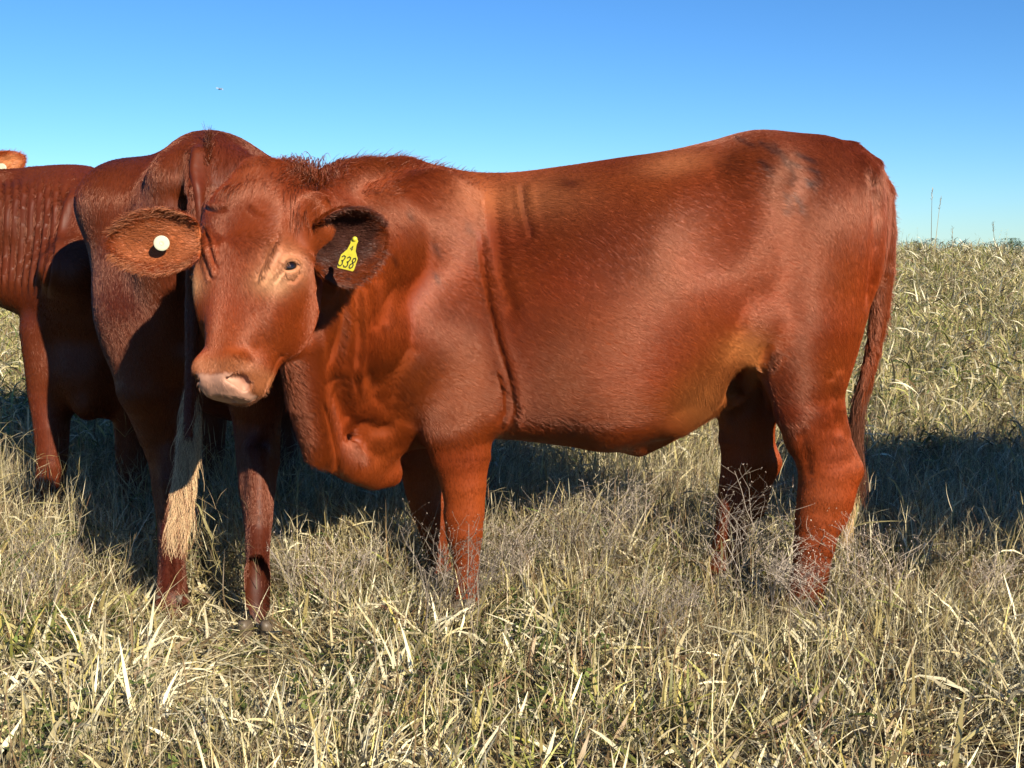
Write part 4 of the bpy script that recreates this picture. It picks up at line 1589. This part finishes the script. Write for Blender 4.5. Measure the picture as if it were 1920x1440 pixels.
STRAW = [(.55, .47, .26), (.70, .63, .42), (.38, .31, .13), (.32, .26, .13), (.74, .68, .46), (.19, .13, .065), (.48, .42, .19)]
GREY = [(.40, .34, .20), (.46, .40, .25), (.26, .19, .11), (.20, .11, .06), (.54, .47, .31)]
GREEN = [(.20, .22, .05), (.28, .29, .08), (.13, .17, .045), (.38, .37, .12), (.10, .14, .04)]
YEL = [(.54, .45, .12), (.62, .52, .17), (.38, .35, .08), (.68, .58, .25), (.26, .27, .06)]


def pick(r, pal, v=.14):
    return np.array(pal[int(r.integers(len(pal)))]) * (1 + r.normal(0, v))


def clump(kind, seed):
    r = np.random.default_rng(seed)
    R = Ribbons()
    U = lambda a, b: a + (b - a) * r.random()
    tau = 2 * math.pi
    def base(rad):
        a = U(0, tau); q = rad * math.sqrt(r.random()); return (q * math.cos(a), q * math.sin(a), -.01)
    if kind == 'tangle':       # short dry leafy mat
        for _ in range(30):
            R.blade(r, base(.11), U(0, tau), U(.2, 1.5), U(.045, .13), U(.0045, .0090), U(-.6, 3.0), pick(r, STRAW if r.random() < .74 else (GREEN if r.random() < .6 else GREY)), twist=U(-3, 3))
        for _ in range(16):
            R.blade(r, base(.11), U(0, tau), U(.1, 1.4), U(.08, .24), U(.0012, .0022), U(-1.0, 1.2), pick(r, GREY if r.random() < .5 else STRAW), kink=(int(r.integers(1, 4)), U(-.9, .9)))
    elif kind == 'pale':       # pale leafy tussock
        for _ in range(30):
            R.blade(r, base(.05), U(0, tau), U(0, 1.0), U(.09, .24), U(.004, .0085), U(.3, 2.8), pick(r, STRAW[1:2] + STRAW[4:5] + STRAW[0:1], .1), twist=U(-2.5, 2.5))
        for _ in range(6):
            R.blade(r, base(.05), U(0, tau), U(0, .7), U(.10, .2), U(.004, .007), U(.2, 1.5), pick(r, GREEN + YEL), twist=U(-1.5, 1.5))
    elif kind == 'litter':
        for _ in range(34):
            b = base(.12); b = (b[0], b[1], U(.0, .045))
            R.blade(r, b, U(0, tau), U(1.1, 1.75), U(.03, .12), U(.003, .0080), U(-.8, .8), pick(r, STRAW if r.random() < .7 else GREY), twist=U(-2, 2), k=5)
    elif kind == 'green':
        for _ in range(30):
            R.blade(r, base(.06), U(0, tau), U(.05, .8), U(.07, .18), U(.004, .0075), U(.1, 1.5), pick(r, GREEN if r.random() < .7 else YEL), twist=U(-1, 1))
        for _ in range(14):
            R.blade(r, base(.08), U(0, tau), U(.2, 1.2), U(.06, .18), U(.003, .006), U(0, 1.6), pick(r, STRAW), twist=U(-2, 2))
    elif kind == 'forb':
        for _ in range(9):
            b = np.array(base(.08)); top = b + np.array([r.normal(0, .02), r.normal(0, .02), U(.02, .08)])
            R.strip([b, (b + top) / 2 + r.normal(0, .003, 3), top], [.0016, .0014, .001], pick(r, GREEN))
            for _ in range(5):
                a = U(0, tau)
                R.leaf(top + r.normal(0, .006, 3), np.array([math.cos(a), math.sin(a), U(-.2, .5)]), U(.010, .022), U(.005, .012), pick(r, [(.10, .14, .035), (.15, .19, .05), (.08, .11, .03)]))
    elif kind == 'stems':      # grey fine branching stems
        for _ in range(14):
            col = pick(r, GREY if r.random() < .65 else STRAW)
            pts = R.blade(r, base(.08), U(0, tau), U(0, .7), U(.14, .30), U(.0012, .0022), U(-.5, .9), col, kink=(int(r.integers(2, 5)), U(-.7, .7)))
            for _ in range(5):
                q = pts[int(r.integers(2, 6))]
                R.blade(r, q, U(0, tau), U(.2, 1.2), U(.03, .09), U(.0008, .0013), U(-.5, .8), col, k=4)
            if r.random() < .6:
                q = pts[int(r.integers(1, 4))]
                R.blade(r, q, U(0, tau), U(.3, 1.3), U(.05, .13), U(.003, .006), U(.3, 2.0), pick(r, STRAW), twist=U(-2, 2))
    elif kind == 'tall':       # background sward
        for _ in range(22):
            R.blade(r, base(.15), U(0, tau), U(.1, 1.1), U(.12, .34), U(.007, .014), U(.2, 2.8), pick(r, YEL if r.random() < .62 else STRAW), twist=U(-2, 2))
        for _ in range(12):
            pts = R.blade(r, base(.12), U(0, tau), U(0, .35), U(.28, .48), U(.0014, .0024), U(-.1, .6), pick(r, YEL if r.random() < .5 else STRAW))
            for _ in range(3):
                q = pts[int(r.integers(2, 5))]
                R.blade(r, q, U(0, tau), U(.3, 1.1), U(.07, .17), U(.006, .011), U(.2, 2.2), pick(r, STRAW if r.random() < .6 else GREEN), twist=U(-1.5, 1.5))
        for _ in range(8):
            R.blade(r, base(.12), U(0, tau), U(.1, .9), U(.12, .3), U(.004, .007), U(.1, 1.5), pick(r, GREEN), twist=U(-1, 1))
    elif kind == 'mid':        # knee-high mix behind the cattle
        for _ in range(26):
            R.blade(r, base(.10), U(0, tau), U(0, .8), U(.09, .28), U(.005, .010), U(.1, 2.6), pick(r, STRAW if r.random() < .7 else GREEN), twist=U(-2, 2))
        for _ in range(20):
            pts = R.blade(r, base(.10), U(0, tau), U(0, .55), U(.18, .34), U(.0012, .002), U(-.3, .8), pick(r, STRAW if r.random() < .5 else GREY), kink=(3, U(-.6, .6)))
            for _ in range(2):
                q = pts[int(r.integers(2, 6))]
                R.blade(r, q, U(0, tau), U(.2, 1.2), U(.03, .08), U(.0008, .0016), U(-.5, .8), pick(r, GREY), k=4)
    elif kind == 'culm':       # long single stalks with thin heads
        for _ in range(5):
            pts = R.blade(r, base(.05), U(0, tau), U(0, .25), U(.40, .62), U(.0014, .0022), U(-.1, .5), pick(r, STRAW))
            for j in range(10):
                q = pts[-1] + (pts[-2] - pts[-1]) * U(0, .9)
                R.blade(r, q, U(0, tau), U(.2, .8), U(.015, .04), .0016, .2, pick(r, YEL), k=3)
    return R


KINDS = ['pale', 'tangle', 'litter', 'green', 'forb', 'stems', 'tall', 'mid', 'culm']
NVAR = {'pale': 4, 'tangle': 5, 'litter': 3, 'green': 3, 'forb': 2, 'stems': 4, 'tall': 5, 'mid': 4, 'culm': 2}


def build_grass():
    src = bpy.data.collections.new("grass_sources")
    start = {}; i = 0
    for kd in KINDS:
        start[kd] = i
        for v in range(NVAR[kd]):
            o = clump(kd, 100 + i * 7).obj("tuft_%03d" % i, link=False)
            src.objects.link(o); i += 1
    r = np.random.default_rng(77)
    pos = []; idx = []; rot = []; scl = []

    def sow(kd, n, y0, y1, s0, s1, xmul=.50, xadd=.5, dens=None, zs=(1, 1)):
        y = np.sqrt(r.random(n) * (y1 ** 2 - y0 ** 2) + y0 ** 2)
        x = (r.random(n) * 2 - 1) * (y * xmul + xadd)
        pz = np.stack([x, y, ground_z(x, y)], 1)
        if dens is not None:
            q = vnoise(pz, dens[0], dens[1]); k = q > dens[2]
            pz = pz[k]
        m = len(pz)
        s = s0 + (s1 - s0) * r.random(m)
        pos.append(pz); idx.append(start[kd] + r.integers(0, NVAR[kd], m))
        rot.append(np.stack([r.normal(0, .12, m), r.normal(0, .12, m), r.random(m) * 6.283], 1))
        z = zs[0] + (zs[1] - zs[0]) * r.random(m)
        scl.append(np.stack([s, s, s * z], 1))

    # near ground: low tangled mat
    sow('tangle', 1050, 1.5, 3.0, .95, 1.45, zs=(.6, .95), dens=(1.9, 41, -.22))
    sow('tangle', 800, 1.5, 3.0, .95, 1.5, zs=(.7, 1.15), dens=(5.0, 17, -.05))
    sow('tangle', 1600, 3.0, 5.5, .9, 1.5, zs=(.8, 1.2))
    sow('litter', 650, 1.5, 3.4, .8, 1.3)
    sow('green', 300, 1.5, 3.2, .7, 1.2, dens=(2.2, 3, .05), zs=(.6, .95))
    sow('forb', 700, 1.5, 3.1, .8, 1.4, dens=(2.5, 9, .0))
    sow('stems', 420, 1.9, 2.9, .6, 1.0, dens=(1.8, 5, .0), zs=(.5, .75))
    sow('pale', 1000, 1.7, 3.3, .7, 1.15, dens=(2.6, 33, .05), zs=(.65, 1.05))
    sow('pale', 900, 3.2, 6.5, .9, 1.4, dens=(1.8, 34, .0))
    sow('mid', 1500, 3.15, 5.6, .8, 1.15)
    sow('mid', 200, 2.75, 3.3, .6, .9, zs=(.6, .9))
    sow('stems', 900, 3.0, 5.0, .9, 1.4)
    # background sward on the rise
    sow('tall', 7500, 5.0, 17.5, .75, 1.15, xmul=.52, xadd=1.0)
    sow('tall', 700, 4.3, 5.6, .6, .95, xmul=.52, xadd=1.0)
    sow('stems', 2200, 5.0, 12.0, 1.0, 1.7)
    sow('green', 900, 5.0, 12.0, 1.4, 2.2, dens=(.8, 13, .15))
    sow('culm', 260, 5, 16.5, .7, 1.1, xmul=.52, xadd=1.0)
    pos = np.concatenate(pos); idx = np.concatenate(idx); rot = np.concatenate(rot); scl = np.concatenate(scl)
    pos[:, 2] -= .004
    # the hind feet of the rear-facing heifer have trampled the grass down
    for cx, cy, rr in ((-.60, 2.62, .28), (-.86, 2.86, .24), (-.60, 2.40, .24), (-.12, 2.78, .10), (.66, 2.76, .14), (.60, 3.02, .14), (-.2, 3.05, .15)):
        dd = np.hypot(pos[:, 0] - cx, pos[:, 1] - cy)
        scl[:, 2] *= np.where(dd < rr, .38 + .5 * (dd / rr) ** 2, 1)
    me = bpy.data.meshes.new("grass")
    me.vertices.add(len(pos)); me.vertices.foreach_set("co", pos.astype(np.float32).ravel())
    a = me.attributes.new("variant", 'INT', 'POINT'); a.data.foreach_set("value", idx.astype(np.int32))
    a = me.attributes.new("turn", 'FLOAT_VECTOR', 'POINT'); a.data.foreach_set("vector", rot.astype(np.float32).ravel())
    a = me.attributes.new("size", 'FLOAT_VECTOR', 'POINT'); a.data.foreach_set("vector", scl.astype(np.float32).ravel())
    me.materials.append(M_GRASS)
    o = bpy.data.objects.new("grass", me); COL.objects.link(o)
    tag(o, "tangled dry straw coloured grass covering the whole paddock", "grass", kind="stuff")
    ng = bpy.data.node_groups.new("grass_scatter", 'GeometryNodeTree')
    ng.interface.new_socket("Geometry", in_out='INPUT', socket_type='NodeSocketGeometry')
    ng.interface.new_socket("Geometry", in_out='OUTPUT', socket_type='NodeSocketGeometry')
    N = ng.nodes.new
    gi = N("NodeGroupInput"); go = N("NodeGroupOutput")
    ci = N("GeometryNodeCollectionInfo"); ci.inputs['Collection'].default_value = src
    ci.inputs['Separate Children'].default_value = True; ci.inputs['Reset Children'].default_value = True
    ip = N("GeometryNodeInstanceOnPoints"); ip.inputs['Pick Instance'].default_value = True
    def na(nm, ty):
        q = N("GeometryNodeInputNamedAttribute"); q.data_type = ty; q.inputs['Name'].default_value = nm
        return [s_ for s_ in q.outputs if s_.enabled and s_.name == 'Attribute'][0]
    L = ng.links.new
    L(gi.outputs[0], ip.inputs['Points']); L(ci.outputs[0], ip.inputs['Instance'])
    L(na("variant", 'INT'), ip.inputs['Instance Index'])
    er = N("FunctionNodeEulerToRotation"); L(na("turn", 'FLOAT_VECTOR'), er.inputs[0]); L(er.outputs[0], ip.inputs['Rotation'])
    L(na("size", 'FLOAT_VECTOR'), ip.inputs['Scale'])
    L(ip.outputs[0], go.inputs[0])
    md = o.modifiers.new("scatter", 'NODES'); md.node_group = ng
    return o


# ---- single dry weeds that stand out of the grass
def weed(px, d, h, label, seed, width=.5, dens=9, col=(.36, .30, .24), kind='dry_weed', cat='weed', lean=0.0):
    r = np.random.default_rng(seed)
    x = (px - 960) * d / FPX
    z0 = float(ground_z(x, d))
    root = tag(empty(kind, (x, d, z0)), label, cat, "wispy dry weeds standing in the grass")
    S = Ribbons(); B = Ribbons(); col = np.array(col)
    def tube(R, pts, w, c):
        R.strip(pts, np.linspace(w, w * .5, len(pts)), c, side=np.array([1.0, 0.1, 0])); R.strip(pts, np.linspace(w, w * .5, len(pts)), c, side=np.array([0.1, 1.0, .1]))
    def branch(p, d_, L, w, depth):
        k = 4; pts = [p]; q = p.copy(); dd = d_.copy()
        for j in range(k - 1):
            q = q + dd / np.linalg.norm(dd) * L / (k - 1); pts.append(q.copy()); dd = dd + r.normal(0, .16, 3) + np.array([0, 0, .04])
        c = col * (1 + r.normal(0, .15))
        if depth == 0: tube(S, pts, w, c)
        else: B.strip(pts, np.linspace(w, w * .6, k), c, side=np.array([r.normal(), r.normal(), .2]))
        if depth < 3:
            n = dens if depth == 0 else (4 if depth == 1 else 3)
            for _ in range(n):
                t = (.35 + .65 * r.random()) if depth == 0 else (.25 + .75 * r.random())
                i = min(int(t * (k - 1)), k - 2); b = pts[i] + (pts[i + 1] - pts[i]) * (t * (k - 1) - i)
                a = r.random() * 6.283
                nd = (pts[-1] - pts[0]) / L * .9 + np.array([math.cos(a), math.sin(a), 0]) * (width * (1 + .5 * depth) * (.6 + .6 * r.random()))
                branch(b, nd, L * (.42 + .2 * r.random()), w * .62, depth + 1)
        else:
            e = pts[-1]
            for _ in range(2):
                B.leaf(e + r.normal(0, .0015, 3), r.normal(0, 1, 3) + [0, 0, .3], .0045, .0026, col * 1.25)
    for s_ in range(3):
        a = r.random() * 6.283
        branch(np.array([x + .02 * math.cos(a), d + .02 * math.sin(a), z0 - .01]), np.array([.18 * math.cos(a) + lean, .18 * math.sin(a), 1.0]), h * (.62 + .1 * r.random()), .0030, 0)
    S.obj("stem", parent=root); B.obj("seed_head", parent=root)
    return root


def build_weeds():
    spec = [
        (1372, 2.86, .44, "tall wispy dry weed with open flat seed sprays against the far hind leg", .7, 5, 0),
        (1450, 2.78, .33, "bushy grey dry weed between the two hind legs", .8, 6, 0),
        (1530, 2.70, .33, "dense wispy grey weed in front of the near hind shank", .8, 5, 0),
        (1585, 2.72, .33, "reddish grey weed reaching up to the near hock", .7, 4, .1),
        (1660, 2.80, .29, "low grey dry weed just right of the hind hoof", .8, 6, 0),
        (800, 2.68, .36, "thin dry weed against the dark far foreleg", .5, 6, 0),
        (865, 2.66, .33, "wispy grey weed in front of the near foreleg", .7, 6, 0),
        (640, 2.85, .28, "spindly forked weed beneath the hanging brisket", .6, 5, 0),
        (560, 2.95, .22, "small grey weed left of the brisket", .6, 6, 0),
        (1090, 3.05, .36, "pale fluffy dry weed under the middle of the belly", .8, 11, 0),
        (1180, 3.15, .34, "pale dry weed under the rear of the belly", .7, 9, 0),
        (960, 3.0, .30, "fine dry weed just behind the near foreleg", .6, 8, 0),
        (30, 2.75, .32, "pale stemmed weed standing at the left edge", .5, 6, .1),
        (1870, 2.90, .25, "thin angular dry weed at the right edge", .7, 6, 0),
        (1250, 2.60, .24, "low grey weed in the open grass ahead of the hind legs", .8, 9, 0),
    ]
    for i, (px, d, h, lb, w, dn, ln) in enumerate(spec):
        weed(px, d, h, lb, 300 + i, w, dn, lean=ln)


def stalk(px, py_top, px_base, d, label, seed, head=.06):
    """a single tall grass stalk"""
    r = np.random.default_rng(seed)
    top = P(px, py_top, d); x = (px_base - 960) * d / FPX; z0 = float(ground_z(x, d))
    root = tag(empty("grass_stalk", (x, d, z0)), label, "grass stalk", "tall grass stalks rising against the sky")
    b = np.array([x, d, z0]); R = Ribbons(); c = np.array([.36, .30, .18])
    pts = [b + (top - b) * t + np.array([.03 * math.sin(3 * t), 0, 0]) * (1 - t) for t in np.linspace(0, 1, 8)]
    w = d * .0006
    R.strip(pts, np.linspace(w * 1.4, w * .5, 8), c, side=np.array([1.0, 0, 0])); R.strip(pts, np.linspace(w * 1.4, w * .5, 8), c, side=np.array([0, 1.0, 0]))
    R.obj("stem", parent=root)
    S = Ribbons()
    for j in range(16):
        t = 1 - head * j / 16 * 2
        q = b + (top - b) * t
        S.leaf(q, np.array([r.normal(0, .5), r.normal(0, .5), 1.0]), .03, .006, c * 1.1)
    S.obj("seed_head", parent=root)


def build_stalks():
    stalk(1748, 356, 1737, 11.5, "tallest thin grass stalk, nearly upright against the sky right of the tail", 1)
    stalk(1764, 372, 1734, 11.3, "tall grass stalk leaning right, crossing the upright one", 2)
    stalk(1862, 418, 1868, 11.0, "short leaning stalk against the sky in front of the far shrub", 3)
    stalk(1786, 428, 1780, 10.0, "small bent grass head standing alone above the grass line", 4, .09)


# ---- shrubs beyond the crest
def shrub(px, py_top, d, w, label, seed, kind="shrub"):
    r = np.random.default_rng(seed)
    x = (px - 960) * d / FPX; z0 = float(ground_z(x, d)); zt = P(px, py_top, d)[2]
    root = tag(empty(kind, (x, d, z0)), label, "shrub", "shrubs beyond the crest of the paddock")
    S = Ribbons(); B = Ribbons(); h = zt - z0
    for t in range(7):
        a = r.random() * 6.283; top = np.array([x + w * .35 * math.cos(a) * r.random(), d + w * .3 * math.sin(a), z0 + h * (.7 + .25 * r.random())])
        b = np.array([x + r.normal(0, .05), d + r.normal(0, .05), z0])
        mid = (b + top) / 2 + r.normal(0, .06, 3)
        for sd in ((1.0, 0, 0), (0, 1.0, 0)):
            S.strip([b, mid, top], [.07, .05, .02], np.array([.10, .075, .05]), side=np.array(sd))
    cl = [(x + r.normal(0, w * .24), d + r.normal(0, w * .2), z0 + h * (.55 + .42 * r.random()), w * (.10 + .10 * r.random())) for _ in range(22)]
    for cx, cy, cz, cr in cl:
        for _ in range(170):
            v = r.normal(0, 1, 3); v /= np.linalg.norm(v); q = np.array([cx, cy, cz]) + v * cr * (r.random() ** .4)
            if q[2] > zt: q[2] = zt - .05 * r.random()
            B.leaf(q, r.normal(0, 1, 3), .07, .035, np.array([.060, .095, .030]) * (1 + r.normal(0, .25)))
    S.obj("trunk", parent=root); B.obj("crown", parent=root)


def build_shrubs():
    shrub(1885, 447, 60, 2.1, "dark green shrub showing above the grass line near the right edge", 21)
    shrub(1722, 448, 62, 2.0, "low dull green shrub at the grass line right of the tail", 22)
    shrub(1805, 452, 66, 1.8, "faint low bush at the grass line midway to the right edge", 23)


def build_fly():
    c = P(412, 167, 3.4)
    root = tag(empty("fly", c), "small dark insect flying in the sky above the cattle", "insect")
    m = plain_mat("fly_body", (.10, .12, .15), rough=.5)
    V, F = sphere_mesh(c, .0030, 12, 8, (1.5, .8, .8)); mesh_obj("body", V, F, m, root)
    V, F = sphere_mesh(c + np.array([.0048, 0, .0006]), .0018, 10, 6); mesh_obj("head", V, F, m, root)
    wm, nt, b = new_mat("fly_wing")
    b.inputs['Base Color'].default_value = (.35, .4, .45, 1); b.inputs['Alpha'].default_value = .4
    for s in (-1, 1):
        o = [(0, 0), (.003, .0035), (.008, .0045), (.011, .002), (.007, 0)]
        ex = np.array([-.8, .2 * s, .35]) if s < 0 else np.array([.75, .2, -.55]); ex /= np.linalg.norm(ex)
        ey = np.cross(ex, [0, 1.0, 0]); ey /= np.linalg.norm(ey)
        slab(o, c + np.array([0, 0, .002]), ex, ey, np.cross(ex, ey), .0003, wm, "wing", root)

# ------------------------------------------------------------------ the place
import time


def copy_off(src):
    """the fourth animal, just past the right edge: its shadow falls into the picture"""
    c = src.copy(); COL.objects.link(c)
    c.location = (src.location[0] + 2.32, src.location[1] - .22, 0)
    c.rotation_euler = (0, 0, math.radians(-6))
    c["label"] = "red heifer just beyond the right edge, shading the grass behind the tail"
    def kids(a, b):
        for ch in [q for q in bpy.data.objects if q.parent == a]:
            d = ch.copy(); COL.objects.link(d); d.parent = b
            d.matrix_parent_inverse = ch.matrix_parent_inverse.copy()
            kids(ch, d)
    kids(src, c)


_t = time.time()
build_ground()
build_grass(); print("grass", time.time() - _t)
near = build_near(); print("near", time.time() - _t)
build_rear()
build_left()
copy_off(near); print("cattle", time.time() - _t)
build_weeds()
build_stalks()
build_shrubs()
build_fly(); print("all", time.time() - _t)
